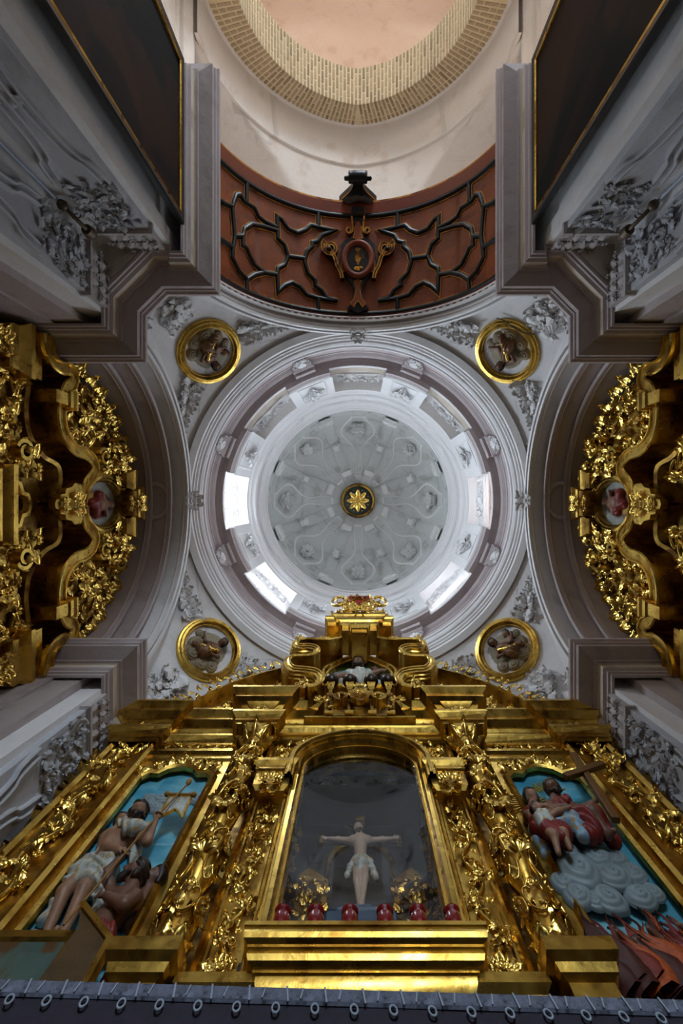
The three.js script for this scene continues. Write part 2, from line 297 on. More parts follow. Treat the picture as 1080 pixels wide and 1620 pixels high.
// ------------------------------------------------------------------ bodies: a smooth union of tapered limbs, meshed as one surface
function capsule(a, b, ra, rb) {
  const dx = b[0] - a[0], dy = b[1] - a[1], dz = b[2] - a[2], l2 = dx * dx + dy * dy + dz * dz || 1e-9;
  return (x, y, z) => { const px = x - a[0], py = y - a[1], pz = z - a[2], t = clamp((px * dx + py * dy + pz * dz) / l2, 0, 1), qx = px - dx * t, qy = py - dy * t, qz = pz - dz * t; return sqrt(qx * qx + qy * qy + qz * qz) - (ra + (rb - ra) * t); };
}
const ellip = (c, r) => (x, y, z) => { const a = (x - c[0]) / r[0], b = (y - c[1]) / r[1], d = (z - c[2]) / r[2], k = sqrt(a * a + b * b + d * d); return (k - 1) * min(r[0], r[1], r[2]); };
function blend(parts, k) { return (x, y, z) => { let d = 1e3; for (const f of parts) { const e = f(x, y, z), h = clamp(0.5 + 0.5 * (d - e) / k, 0, 1); d = lerp(d, e, h) - k * h * (1 - h); } return d; }; }
function surface(f, lo, hi, cell) {   // surface nets
  const n = [0, 1, 2].map((k) => max(2, Math.ceil((hi[k] - lo[k]) / cell) + 1)), [nx, ny, nz_] = n, F = new Float32Array(nx * ny * nz_);
  const id = (i, j, k) => (k * ny + j) * nx + i;
  for (let k = 0; k < nz_; k++) for (let j = 0; j < ny; j++) for (let i = 0; i < nx; i++) F[id(i, j, k)] = f(lo[0] + i * cell, lo[1] + j * cell, lo[2] + k * cell);
  const vid = new Int32Array(nx * ny * nz_).fill(-1), pos = [], ix = [];
  for (let k = 0; k < nz_ - 1; k++) for (let j = 0; j < ny - 1; j++) for (let i = 0; i < nx - 1; i++) {
    let c = 0, sx = 0, sy = 0, sz = 0, mask = 0; const v = [];
    for (let q = 0; q < 8; q++) { const d = F[id(i + (q & 1), j + (q >> 1 & 1), k + (q >> 2))]; v.push(d); if (d < 0) mask |= 1 << q; }
    if (mask === 0 || mask === 255) continue;
    for (let a = 0; a < 8; a++) for (let s = 0; s < 3; s++) { const b = a | 1 << s; if (b === a) continue; if ((v[a] < 0) === (v[b] < 0)) continue; const t = v[a] / (v[a] - v[b]); sx += (a & 1) + (s === 0 ? t : 0); sy += (a >> 1 & 1) + (s === 1 ? t : 0); sz += (a >> 2) + (s === 2 ? t : 0); c++; }
    vid[id(i, j, k)] = pos.length / 3; pos.push(lo[0] + (i + sx / c) * cell, lo[1] + (j + sy / c) * cell, lo[2] + (k + sz / c) * cell);
  }
  for (let k = 1; k < nz_ - 1; k++) for (let j = 1; j < ny - 1; j++) for (let i = 1; i < nx - 1; i++) {
    const d = F[id(i, j, k)] < 0;
    const face = (e, a, b, c, q) => { if (a < 0 || b < 0 || c < 0 || q < 0) return; if (e) ix.push(a, b, c, a, c, q); else ix.push(a, c, b, a, q, c); };
    if (d !== F[id(i + 1, j, k)] < 0) face(d, vid[id(i, j - 1, k - 1)], vid[id(i, j, k - 1)], vid[id(i, j, k)], vid[id(i, j - 1, k)]);
    if (d !== F[id(i, j + 1, k)] < 0) face(d, vid[id(i - 1, j, k - 1)], vid[id(i - 1, j, k)], vid[id(i, j, k)], vid[id(i, j, k - 1)]);
    if (d !== F[id(i, j, k + 1)] < 0) face(d, vid[id(i - 1, j - 1, k)], vid[id(i, j - 1, k)], vid[id(i, j, k)], vid[id(i - 1, j, k)]);
  }
  const g = new THREE.BufferGeometry(); g.setAttribute('position', new THREE.Float32BufferAttribute(pos, 3)); g.setIndex(ix); g.computeVertexNormals(); return g;
}
function solid(parts, k, cell, pad = 0.02, warp) {   // parts: [a, b, ra, rb] limbs or {c, r} ovals
  const lo = [9e9, 9e9, 9e9], hi = [-9e9, -9e9, -9e9], fs = [];
  for (const p of parts) {
    if (p.c) { fs.push(ellip(p.c, p.r)); for (let i = 0; i < 3; i++) { lo[i] = min(lo[i], p.c[i] - p.r[i]); hi[i] = max(hi[i], p.c[i] + p.r[i]); } }
    else { const [a, b, ra, rb = ra] = p; fs.push(capsule(a, b, ra, rb)); for (let i = 0; i < 3; i++) { lo[i] = min(lo[i], a[i] - ra, b[i] - rb); hi[i] = max(hi[i], a[i] + ra, b[i] + rb); } }
  }
  const f = blend(fs, k); const g = warp ? (x, y, z) => f(x, y, z) + warp(x, y, z) : f;
  return surface(g, lo.map((v) => v - pad - k * 0.3), hi.map((v) => v + pad + k * 0.3), cell);
}
// head: c its middle, s its height, up and face directions; returns limbs of skull, jaw, nose, brow, lips and ears
function basis(up, face) { const u = new V3(...up).normalize(), f0 = new V3(...face), f = f0.sub(u.clone().multiplyScalar(f0.dot(u))).normalize(), r = new V3().crossVectors(u, f); return (c, s) => (a, b, d) => [c[0] + s * (r.x * a + u.x * b + f.x * d), c[1] + s * (r.y * a + u.y * b + f.y * d), c[2] + s * (r.z * a + u.z * b + f.z * d)]; }
function head(c, s, up, face) {
  const q = basis(up, face)(c, s);
  return {
    skin: [[q(0, 0.12, -0.03), q(0, 0.06, 0.02), 0.37 * s, 0.35 * s], [q(0, -0.05, 0.1), q(0, -0.33, 0.2), 0.27 * s, 0.14 * s], [q(0, 0.08, 0.36), q(0, -0.1, 0.47), 0.035 * s, 0.07 * s], [q(-0.2, 0.11, 0.3), q(0.2, 0.11, 0.3), 0.065 * s], [q(-0.09, -0.2, 0.36), q(0.09, -0.2, 0.36), 0.035 * s], [q(-0.37, 0.05, 0), q(-0.35, -0.12, 0), 0.06 * s, 0.04 * s], [q(0.37, 0.05, 0), q(0.35, -0.12, 0), 0.06 * s, 0.04 * s]],
    eyes: [[q(-0.15, 0.02, 0.33), q(-0.14, 0.02, 0.335), 0.045 * s], [q(0.15, 0.02, 0.33), q(0.14, 0.02, 0.335), 0.045 * s]],
    hair: [[q(0, 0.2, -0.08), q(0, 0.12, -0.16), 0.4 * s, 0.4 * s], [q(-0.3, 0.1, -0.02), q(-0.33, -0.24, -0.06), 0.15 * s, 0.1 * s], [q(0.3, 0.1, -0.02), q(0.33, -0.24, -0.06), 0.15 * s, 0.1 * s], [q(0, 0, -0.25), q(0, -0.36, -0.2), 0.24 * s, 0.18 * s], [q(-0.22, 0.36, 0.16), q(0.22, 0.36, 0.16), 0.11 * s]],
    beard: [[q(-0.24, -0.2, 0.2), q(0, -0.42, 0.3), 0.09 * s, 0.13 * s], [q(0.24, -0.2, 0.2), q(0, -0.42, 0.3), 0.09 * s, 0.13 * s], [q(0, -0.36, 0.3), q(0, -0.58, 0.3), 0.13 * s, 0.05 * s]],
    at: q,
  };
}
function hand(wrist, dir, palm, s, grip = 0.6) {   // five fingers; dir along the hand, palm the way the palm faces
  const q = basis(dir, palm)(wrist, s), out = [[q(0, 0, 0), q(0, 0.42, 0), 0.15 * s, 0.2 * s], [q(-0.12, 0.35, 0), q(0.14, 0.38, 0), 0.13 * s, 0.13 * s]];
  [[-0.19, 0.36], [-0.07, 0.43], [0.06, 0.41], [0.18, 0.33]].forEach(([x, l]) => { const k0 = 0.5, a1 = grip * 0.7, a2 = grip * 1.7, p0 = [x, k0, 0], p1 = [x * 1.1, k0 + cos(a1) * l * 0.55, sin(a1) * l * 0.55], p2 = [x * 1.1, p1[1] + cos(a2) * l * 0.5, p1[2] + sin(a2) * l * 0.5]; out.push([q(...p0), q(...p1), 0.075 * s, 0.068 * s], [q(...p1), q(...p2), 0.068 * s, 0.05 * s]); });
  out.push([q(-0.15, 0.12, 0.02), q(-0.33, 0.34, 0.1), 0.085 * s, 0.075 * s], [q(-0.33, 0.34, 0.1), q(-0.3, 0.5, 0.2), 0.075 * s, 0.055 * s]);
  return out;
}
const ripple = (f, amp, dir) => (x, y, z) => amp * sin((x * dir[0] + y * dir[1] + z * dir[2]) * f + 2.2 * sin(y * f * 0.23 + x * f * 0.31));

// ------------------------------------------------------------------ the building
const H = 2.78, JAMB = 1.92, ARCH_Y = 5.26, ARCH_R = 2.05, PEN_Y = 4.7, PEN_ARC = 2.66, PEN_R = hypot(PEN_ARC, H), RING_Y = 7.36, FLOOR = -0.15;
const floorMat = new THREE.MeshStandardMaterial({ map: texture(256, (u, v) => { const c = (floor(u * 2) + floor(v * 2)) % 2, f = 1 + 0.25 * (fbm(u, v, 1, 5) - 0.5); return (c ? [0.34, 0.30, 0.26] : [0.26, 0.22, 0.19]).map((x) => x * f); }, { repeat: [1.2, 1.2] }), roughness: 0.35 });
structure(mesh('floor', bx(-4.6, 4.6, FLOOR - 0.25, FLOOR, -3.4, 14.6), floorMat), 'pale stone floor of the chapel and nave', 'floor');

const archHole = (r, cy, half, y0) => [[-half, y0], ...arc(0, cy, r, PI, 0, 40).filter(([x, y]) => y > cy - 0.001), [half, y0]].reverse();
const rect = (x0, x1, y0, y1) => [[x0, y0], [x1, y0], [x1, y1], [x0, y1]];
const MAPS = {   // wall-local x, height, distance outwards -> world
  left: (x, y, d) => [-d, y, -x], right: (x, y, d) => [d, y, x], back: (x, y, d) => [x, y, d], front: (x, y, d) => [-x, y, -d],
};
const arcBead = (r, cy, d, map, w = 0.05, half = JAMB) => { const p = arc(0, cy, r, 0.0, PI, 56); return sweep(p, [[-0.005, d + w], [0.03, d + w * 0.9], [0.045, d + w * 0.5], [0.03, d + w * 0.2], [0.03, d - 0.01], [0.05, d - 0.02], [0.05, d - 0.05], [-0.01, d - 0.05]], { map, crease: 0.6 }); };
for (const side of ['left', 'right']) {
  const m = MAPS[side], w = group('wall_' + side); structure(w, 'white ' + side + ' wall of the crossing with its arched altar recess', 'wall');
  mesh('arch_wall', [slab(rect(-3.3, 3.3, FLOOR, 8.34), [archHole(ARCH_R, ARCH_Y, JAMB, FLOOR)], H, 3.0, m)], MAT.white, w);
  mesh('recess_arch', [slab(rect(-3.3, 3.3, FLOOR, 8.34), [archHole(1.95, ARCH_Y, JAMB, FLOOR)], 3.0, 3.3, m)], MAT.taupe, w);
  mesh('recess_vault', [slab(rect(-3.3, 3.3, FLOOR, 8.34), [archHole(1.92, ARCH_Y, JAMB - 0.01, FLOOR)], 3.3, 4.3, m)], MAT.taupe, w);
  mesh('recess_back', [slab(rect(-3.3, 3.3, FLOOR, 8.34), [], 4.3, 4.6, m)], MAT.taupe, w);
  mesh('archivolt_moulding', [arcBead(ARCH_R, ARCH_Y, H - 0.02, m, 0.05), arcBead(ARCH_R + 0.1, ARCH_Y - 0.03, H - 0.04, m, 0.03)], MAT.white, w);
  mesh('archivolt_moulding', arcBead(1.95, ARCH_Y, 2.985, m, 0.05), MAT.mauve, w);
  mesh('archivolt_moulding', arcBead(1.92, ARCH_Y, 3.285, m, 0.05), MAT.mauve, w);
  // looped strap at the crown of the recess vault
  const loop = arc(0, 0, 0.27, 0, 2 * PI, 32).slice(0, 32);
  mesh('crown_strap', sweep(loop, [[-0.035, 0], [-0.035, -0.02], [-0.015, -0.035], [0.015, -0.035], [0.035, -0.02], [0.035, 0]], { closed: true, map: (x, y, h) => { const X = x, D = 3.2 + y * 0.75; return m(X, ARCH_Y + sqrt(1.95 ** 2 - X * X) + h, D); } }), MAT.mauve, w);
}
{
  const w = group('wall_back'); structure(w, 'white wall with the arch that opens to the nave passage', 'wall');
  mesh('arch_wall', slab(rect(-3.3, 3.3, FLOOR, 8.34), [archHole(ARCH_R, ARCH_Y, JAMB, FLOOR)], H, 2.95, MAPS.back), MAT.white, w);
  mesh('passage_wall', slab(rect(-3.3, 3.3, FLOOR, 11), [archHole(ARCH_R + 0.07, ARCH_Y, JAMB, FLOOR)], 2.95 + 1.5e-3, 4.75, MAPS.back), MAT.white, w);
  mesh('archivolt_moulding', [arcBead(ARCH_R, ARCH_Y, H - 0.02, MAPS.back, 0.05), arcBead(ARCH_R + 0.1, ARCH_Y - 0.03, H - 0.04, MAPS.back, 0.03), arcBead(ARCH_R - 0.02, ARCH_Y, 2.9, MAPS.back, 0.04)], MAT.white, w);
  const f = group('wall_front'); structure(f, 'white wall behind the main altarpiece', 'wall');
  mesh('arch_wall', slab(rect(-3.3, 3.3, FLOOR, 8.34), [rect(-0.66, 0.66, 2.4, 4.8)], H, 3.2, MAPS.front), MAT.white, f);
  mesh('archivolt_moulding', arcBead(2.4, 4.95, H - 0.02, MAPS.front, 0.05), MAT.white, f);
}
// roof slab that closes the crossing around the drum
{ const s = slab(rect(-4.6, 4.6, -3.3, 4.75), [arc(0, 0, 2.6, 0, 2 * PI, 64).slice(0, 64).reverse()], 8.3, 8.42, (x, z, y) => [x, y, z]); structure(mesh('roof', s, plaster('#8a6750', 0.3)), 'roof slab around the drum of the dome', 'roof'); }

// wide cornices of the four corner piers
const CORNICE = {
  lower: [[0, 4.93], [0.025, 4.94], [0.025, 4.97], [0.045, 4.98], [0.045, 5.005], [0.075, 5.03]],
  fascia: [[0.075, 5.03], [0.075, 5.115], [0.09, 5.12]],
  soffit: [[0.09, 5.12], [0.115, 5.125], [0.115, 5.16], [0.13, 5.165], [0.255, 5.21], [0.255, 5.275]],
  edge: [[0.255, 5.275], [0.27, 5.28], [0.275, 5.30], [0.30, 5.32], [0.30, 5.365], [-0.1, 5.365]],
};
let trim = 1;
for (const [sx, sz] of [[-1, 1], [1, 1], [-1, -1], [1, -1]]) {
  const path = sz > 0 ? [[4.3, JAMB], [H, JAMB], [H, 2.28], [2.28, H], [2.02, H], [2.02, 2.71], [JAMB, 2.71], [JAMB, 4.75], [2.7, 4.75]] : [[4.3, JAMB], [H, JAMB], [H, 2.45], [2.45, H], [2.0, H]];
  const map = (x, z, y) => [sx * x, y, sz * z], c = group('trim_' + trim++);
  structure(c, (sz > 0 ? 'broad taupe cornice of the pier beside the nave passage, ' : 'broad taupe cornice beside the main altarpiece, ') + (sx < 0 ? 'left' : 'right'), 'cornice');
  mesh('lower_moulding', sweep(path, CORNICE.lower, { map, crease: 0.3 }), MAT.mauve, c);
  mesh('fascia', sweep(path, CORNICE.fascia, { map, crease: 0.3 }), MAT.cream, c);
  mesh('soffit', sweep(path, CORNICE.soffit, { map, crease: 0.3 }), MAT.taupe, c);
  mesh('edge_moulding', sweep(path, CORNICE.edge, { map, crease: 0.3 }), MAT.mauve, c);
  const k = sz > 0 ? 2.28 : 2.45;
  mesh('corner_plate', slab([[k, H + 0.01], [H + 0.01, k], [H + 0.01, H + 0.01]], [], 4.93, 5.3, (x, z, y) => map(x, z, y)), MAT.cream, c);
}
// stucco pilasters on the pier walls
function pilaster(sx, sz, along, label) {   // along 'x': stands on the wall z = sz*H; 'z': on the wall x = sx*H
  const g = group('pilaster');
  const w = 0.5, mid = 2.335, top = 4.6;
  const place = along === 'x' ? frame([sx * mid, 0, sz * H], [0, 0, -sz], [0, 1, 0]) : frame([sx * H, 0, sz * mid], [-sx, 0, 0], [0, 1, 0]);
  g.applyMatrix4(place);
  structure(g, label, 'pilaster');
  mesh('shaft', [bx(-w / 2, w / 2, FLOOR, top, -0.02, 0.07, 0.01)], MAT.greyStucco, g);
  mesh('neck_moulding', block(0, 0.02, w, 0.12, [[0, top - 0.06], [0.03, top - 0.05], [0.03, top - 0.02], [0, top]]), MAT.brownStucco, g);
  // strapwork: two parallel waving bands with scrolled ends
  const straps = [], r = rng(31 + sx * 3 + sz);
  for (const off of [-0.035, 0.035]) for (const s of [-1, 1]) {
    const pts = []; for (let y = top - 0.75; y > 0.6; y -= 0.04) { const p = (top - y) * 3.1, x = s * (0.14 + 0.07 * Math.sign(sin(p)) * abs(sin(p)) ** 0.5) + off; pts.push([x, y]); }
    straps.push(sweep(pts, [[-0.018, 0.06], [-0.014, 0.1], [0, 0.108], [0.014, 0.1], [0.018, 0.06]], { map: (x, y, d) => [x, y, d], crease: 0.9 }));
  }
  for (let y = 0.9; y < top - 1; y += 0.9) straps.push(...all([CSCROLLS[0], CSCROLLS[1]], T(0, y, 0.06, 0, 0, PI / 2, [0.15, 0.15, 0.2])), at(SHELL, T(0, y + 0.3, 0.05, 0, 0, 0, [0.1, 0.12, 0.15])));
  mesh('strapwork', straps, MAT.greyStucco, g);
  mesh('scroll_relief', [...foliage([[-0.19, top - 0.72], [0.19, top - 0.72], [0.19, top - 0.12], [-0.19, top - 0.12]], 0.16, 5 + sx + 2 * sz, 0.06)], MAT.greyStucco, g);
  mesh('capital', [bx(-0.24, 0.24, top, 4.94, 0, 0.06), ...all(capitalCarving(0.5, 0.34, 17), T(0, top, 0.06))], MAT.brownStucco, g);
  return g;
}
pilaster(-1, 1, 'x', 'grey stucco pilaster between the left painting and the left corner');
pilaster(1, 1, 'x', 'grey stucco pilaster between the right painting and the right corner');
pilaster(-1, 1, 'z', 'dim stucco pilaster between the left corner lamp and the left altarpiece');
pilaster(1, 1, 'z', 'dim stucco pilaster between the right corner lamp and the right altarpiece');
pilaster(-1, -1, 'z', 'bluish stucco pilaster left of the main altarpiece');
pilaster(1, -1, 'z', 'shaded stucco pilaster right of the main altarpiece');

// pendentives
const onSphere = (az, y) => { const s = sqrt(max(0, PEN_R ** 2 - (y - PEN_Y) ** 2)); return [s * cos(az), y, s * sin(az)]; };
const penCorner = [['left', 'nave passage', 3 * PI / 4], ['right', 'nave passage', PI / 4], ['left', 'main altarpiece', 5 * PI / 4], ['right', 'main altarpiece', 7 * PI / 4]];
const penCentre = 6.86;
penCorner.forEach(([lr, nearTo, a0], q) => {
  const g = group('pendentive'); structure(g, `white ${lr} pendentive beside the ${nearTo}, with leafy stucco`, 'pendentive');
  mesh('shell', grid(48, 24, (i, j) => {
    const a = a0 - PI / 4 + PI / 2 * i, reach = H / max(abs(cos(a)), abs(sin(a))), low = max(5.0, PEN_Y + sqrt(max(0, PEN_R ** 2 - reach ** 2))), y = lerp(low, RING_Y, j);
    return onSphere(a, y);
  }), MAT.white, g);
  const put = (az, y, turn, geos) => { const o = onSphere(az, y), n = [-o[0], PEN_Y - o[1], -o[2]], F = frame(o, n, [0, 1, 0]), C = new V3(0, PEN_Y, 0), p = new V3();
    return all(geos, T(0, 0, 0, 0, 0, turn)).map((g2) => { const a = g2.attributes.position; for (let i = 0; i < a.count; i++) { const h = a.getZ(i); p.set(a.getX(i), a.getY(i), 0).applyMatrix4(F).sub(C).setLength(PEN_R - h + 0.012).add(C); a.setXYZ(i, p.x, p.y, p.z); } g2.computeVertexNormals(); return g2; }); };
  const da = 0.42;
  mesh('leaf_stucco', [put(a0 - 0.02, 6.3, PI, spray(0.8, 0.6, 40 + q)), put(a0, 6.2, PI, cluster(0.3, 60 + q)), put(a0 + 0.09, 5.95, PI + 0.6, cluster(0.2, 64 + q)), put(a0 - 0.09, 5.95, PI - 0.6, cluster(0.2, 66 + q))], MAT.stucco, g);
  for (const s of [-1, 1]) mesh('leaf_stucco', [put(a0 + s * 0.17, 6.96, s * -1.2, spray(1.05, 0.42, 70 + q + s)), put(a0 + s * 0.46, 7.235, s * -1.38, spray(0.5, 0.16, 80 + q + s))], MAT.stucco, g);
});
// ring, frieze and cornice of the drum
const circle = (n = 144) => Array.from({ length: n }, (_, i) => [cos(2 * PI * i / n), sin(2 * PI * i / n)]);
const rings = (prof, n = 144, crease = 0.35) => { const pos = [], P = (r, a, y) => [r * cos(a), y, r * sin(a)]; for (let i = 0; i < n; i++) for (let j = 0; j < prof.length - 1; j++) { const a = 2 * PI * i / n, b = 2 * PI * (i + 1) / n, [r, y] = prof[j], [s, w] = prof[j + 1]; pos.push(...P(r, a, y), ...P(r, b, y), ...P(s, b, w), ...P(r, a, y), ...P(s, b, w), ...P(s, a, w)); } return soup(pos, crease); };
const dr = group('ceiling_drum'); structure(dr, 'round white drum ring with taupe frieze under the dome', 'drum');
mesh('ring_moulding', rings([[2.80, 7.28], [2.71, 7.345], [2.71, 7.41], [2.685, 7.42], [2.685, 7.455], [2.655, 7.475], [2.655, 7.52], [2.625, 7.535], [2.60, 7.58], [2.60, 7.62], [2.575, 7.635], [2.575, 7.68], [2.64, 7.69]]), MAT.white, dr);
mesh('frieze', rings([[2.64, 7.69], [2.64, 8.0], [2.625, 8.01], [2.625, 8.05], [2.58, 8.09], [2.56, 8.13]]), MAT.mauve, dr);
const HALF_W = 0.205;   // half angle of a window
const notch = (a) => { const d = abs(((a / (PI / 4) % 1) + 1.5) % 1 - 0.5) * PI / 4; return d < HALF_W + 0.015; };
function lip(prof, out) {   // ring profile that steps back at every window
  const A = []; const n = 160; for (let i = 0; i < n; i++) A.push([2 * PI * i / n, notch(2 * PI * i / n) ? 1 : 0]);
  const B = []; for (let i = 0; i < n; i++) { B.push(A[i]); const q = A[(i + 1) % n]; if (q[1] !== A[i][1]) { const m = A[i][0] + PI / n; B.push([m, A[i][1]], [m, q[1]]); } }
  const pos = [], P = ([a, k], [r, y]) => [(r + k * out) * cos(a), y, (r + k * out) * sin(a)];
  for (let i = 0; i < B.length; i++) { const b = B[i], c = [...B[(i + 1) % B.length]]; for (let j = 0; j < prof.length - 1; j++) { const p = P(b, prof[j]), q = P(c, prof[j]), r = P(c, prof[j + 1]), s = P(b, prof[j + 1]); pos.push(...p, ...q, ...r, ...p, ...r, ...s); } }
  return soup(pos, 0.3);
}
mesh('cornice_soffit', [lip([[2.43, 8.18], [2.36, 8.20], [2.36, 8.26], [2.335, 8.30]], 0.16), rings([[2.56, 8.13], [2.56, 8.165], [2.50, 8.175], [2.50, 8.18], [2.3, 8.1805]].slice(0, 4)), lip([[2.60, 8.178], [2.43, 8.18]], 0.16 * 0)], MAT.mauve, dr);
mesh('cornice_edge', lip([[2.335, 8.30], [2.325, 8.305], [2.30, 8.34], [2.30, 8.40], [2.40, 8.425], [2.62, 8.425]], 0.16), MAT.stucco, dr);
for (let k = 0; k < 8; k++) {
  const a = (k + 0.5) * PI / 4, m = frame([2.64 * cos(a), 7.72, 2.64 * sin(a)], [-cos(a), 0, -sin(a)], [0, 1, 0]), c = new THREE.Group(); c.name = 'corbel'; dr.add(c);
  mesh('corbel_block', [at(block(0, 0.02, 0.26, 0.10, [[-0.03, -0.06], [0, 0], [0, 0.22], [0.03, 0.25], [0.03, 0.29], [0.07, 0.33], [0.07, 0.37]]), m), at(block(0, 0.06, 0.34, 0.26, [[0, 0.37], [0.02, 0.4], [0.02, 0.44]]), m)], MAT.mauve, c);
  const leafs = [at(SHELL, m.clone().multiply(T(0, 0.04, 0.09, 0, 0, 0, [0.1, 0.2, 0.14])))]; for (const s of [-1, 1]) { leafs.push(at(SCROLLS[s > 0 ? 1 : 0], m.clone().multiply(T(s * 0.06, 0.02, 0.1, 0, 0, -s * 0.5, 0.085))), at(CSCROLLS[s > 0 ? 0 : 1], m.clone().multiply(T(s * 0.11, 0.14, 0.1, 0, 0, 0, 0.08))), at(LEAVES[0], m.clone().multiply(T(s * 0.04, -0.02, 0.08, 0, 0, -s * 0.4, 0.16)))); }
  mesh('corbel_scrolls', leafs, MAT.stucco, c);
}
for (const [k, where] of [[0, 'right'], [1, 'nave'], [2, 'left'], [3, 'altar']]) { const a = k * PI / 2, o = [2.68 * cos(a), 7.36, 2.68 * sin(a)]; mesh('keystone_ornament', all(cluster(0.22, 90 + k), frame(o, [-cos(a), -1.2, -sin(a)], [0, 1, 0])), MAT.stucco, dr); }

// drum walls and windows
const dw = group('wall_drum'); structure(dw, 'white drum wall between the dome windows', 'wall');
for (let k = 0; k < 8; k++) {
  const a = (k + 0.5) * PI / 4, half = PI / 8 - HALF_W;
  mesh('drum_pier', sector(2.33, 2.86, 8.4, 9.56, a - half, a + half, 10), MAT.stucco, dw);
  // stucco cartouche and thin frame on each pier
  const m = frame([2.32 * cos(a), 9.0, 2.32 * sin(a)], [-cos(a), 0, -sin(a)], [0, 1, 0]);
  mesh('pier_cartouche', [all(cluster(0.3, 120 + k), m.clone().multiply(T(0, 0.1, 0))), all(spray(0.4, 0.3, 130 + k), m.clone().multiply(T(0, 0.0, 0, 0, 0, PI)))], MAT.stucco, dw);
  const fr = [[-0.26, -0.5], [-0.26, 0.52], [0.26, 0.52], [0.26, -0.5]];
  mesh('pier_frame', at(sweep(fr, [[-0.018, 0], [-0.012, 0.02], [0.012, 0.02], [0.018, 0]], { closed: true }), m), MAT.stucco, dw);
}
mesh('drum_lintel', sector(2.33, 2.86, 9.56, 9.72, 0, 2 * PI, 96), MAT.stucco, dw);
mesh('drum_sill', sector(2.47, 2.86, 8.22, 8.41, 0, 2 * PI, 96), MAT.stucco, dw);
mesh('drum_attic', sector(2.3, 2.86, 9.72, 10.7, 0, 2 * PI, 96), MAT.stucco, dw);
const names = { 0: 'right, with the ochre wall outside', 1: 'upper right, blind', 2: 'nave side, blind', 3: 'upper left, blind', 4: 'left, bright', 5: 'lower left, bright', 6: 'behind the altarpiece crest', 7: 'lower right, bright' };
for (let k = 0; k < 8; k++) {
  const a = k * PI / 4, g = group('window_' + (k + 1)), m = frame([2.51 * cos(a), 9.585, 2.51 * sin(a)], [-0.82 * cos(a), -0.573, -0.82 * sin(a)], [0.573 * cos(a), -0.82, 0.573 * sin(a)]);
  structure(g, 'drum window, ' + names[k], 'window');
  // stucco panel on the splayed head of the recess (local y runs outwards and down)
  mesh('head_panel', all([bx(-0.56, 0.56, -0.27, 0.27, -0.04, 0), ...foliage([[-0.33, -0.15], [0.33, -0.15], [0.36, 0.15], [-0.36, 0.15]], 0.14, 200 + k, 0.0), sweep([[-0.40, -0.2], [-0.44, 0.2], [0.44, 0.2], [0.40, -0.2]], [[-0.02, -0.005], [-0.02, 0.03], [0.02, 0.03], [0.02, -0.005]], { closed: true })], m), MAT.stucco, g);
  const P = (r, t, y) => [r * cos(a) - t * sin(a), y, r * sin(a) + t * cos(a)];
  if (WINDOWS.includes(k)) {
    const fr = []; for (const t of [-0.5, -0.17, 0.17, 0.5]) fr.push(bx(t - 0.016, t + 0.016, 8.4, 9.56, 2.77, 2.80)); for (const y of [8.43, 8.8, 9.17, 9.53]) fr.push(bx(-0.52, 0.52, y - 0.016, y + 0.016, 2.77, 2.80));
    const R = new M4().makeBasis(new V3(-sin(a), 0, cos(a)), new V3(0, 1, 0), new V3(cos(a), 0, sin(a)));
    mesh('glazing_bars', all(fr, R), MAT.stucco, g);
    mesh('window_pane', all([bx(-0.54, 0.54, 8.4, 9.57, 2.782, 2.787)], R), MAT.glass, g);
  } else mesh('blind_panel', sector(2.66, 2.75, 8.4, 9.57, a - HALF_W - 0.03, a + HALF_W + 0.03, 8), MAT.cream, g);
}
// sunlit ochre wall of the neighbouring house seen through the right window
structure(mesh('wall_outside', bx(4.6, 4.9, 7, 13.5, -3, 3), plaster('#c98a55', 0.2)), 'ochre wall outside, seen through the right drum window', 'wall');

// dome
const DY = 10.62, DR = 2.13, dome = group('ceiling_dome'); structure(dome, 'grey plaster dome with eight ribs and stucco cartouches', 'dome');
mesh('dome_base_moulding', [rings([[2.33, 9.66], [2.29, 9.70], [2.29, 9.76], [2.25, 9.80], [2.22, 9.84], [2.22, 9.93], [2.26, 9.94], [2.26, 10.2], [2.22, 10.24], [2.18, 10.30], [2.15, 10.34], [2.15, 10.42], [2.13, 10.44], [2.13, 10.60], [2.11, 10.62], [2.11, 10.64], [2.9, 10.74]])], MAT.stucco, dome);
const domeAt = (a, th) => [DR * sin(th) * cos(a), DY + DR * cos(th) * 1.0, DR * sin(th) * sin(a)];
mesh('dome_shell', grid(128, 40, (i, j) => domeAt(2 * PI * i, 0.02 + (PI / 2 - 0.02) * j), true), MAT.dome, dome);
const onDome = (a, th, geos, turn = 0, lift = 0) => { const o = domeAt(a, th), n = [-o[0], DY - o[1], -o[2]], up = [-cos(th) * cos(a), sin(th), -cos(th) * sin(a)]; return all(geos, frame(o, n, up).multiply(T(0, 0, lift, 0, 0, turn))); };
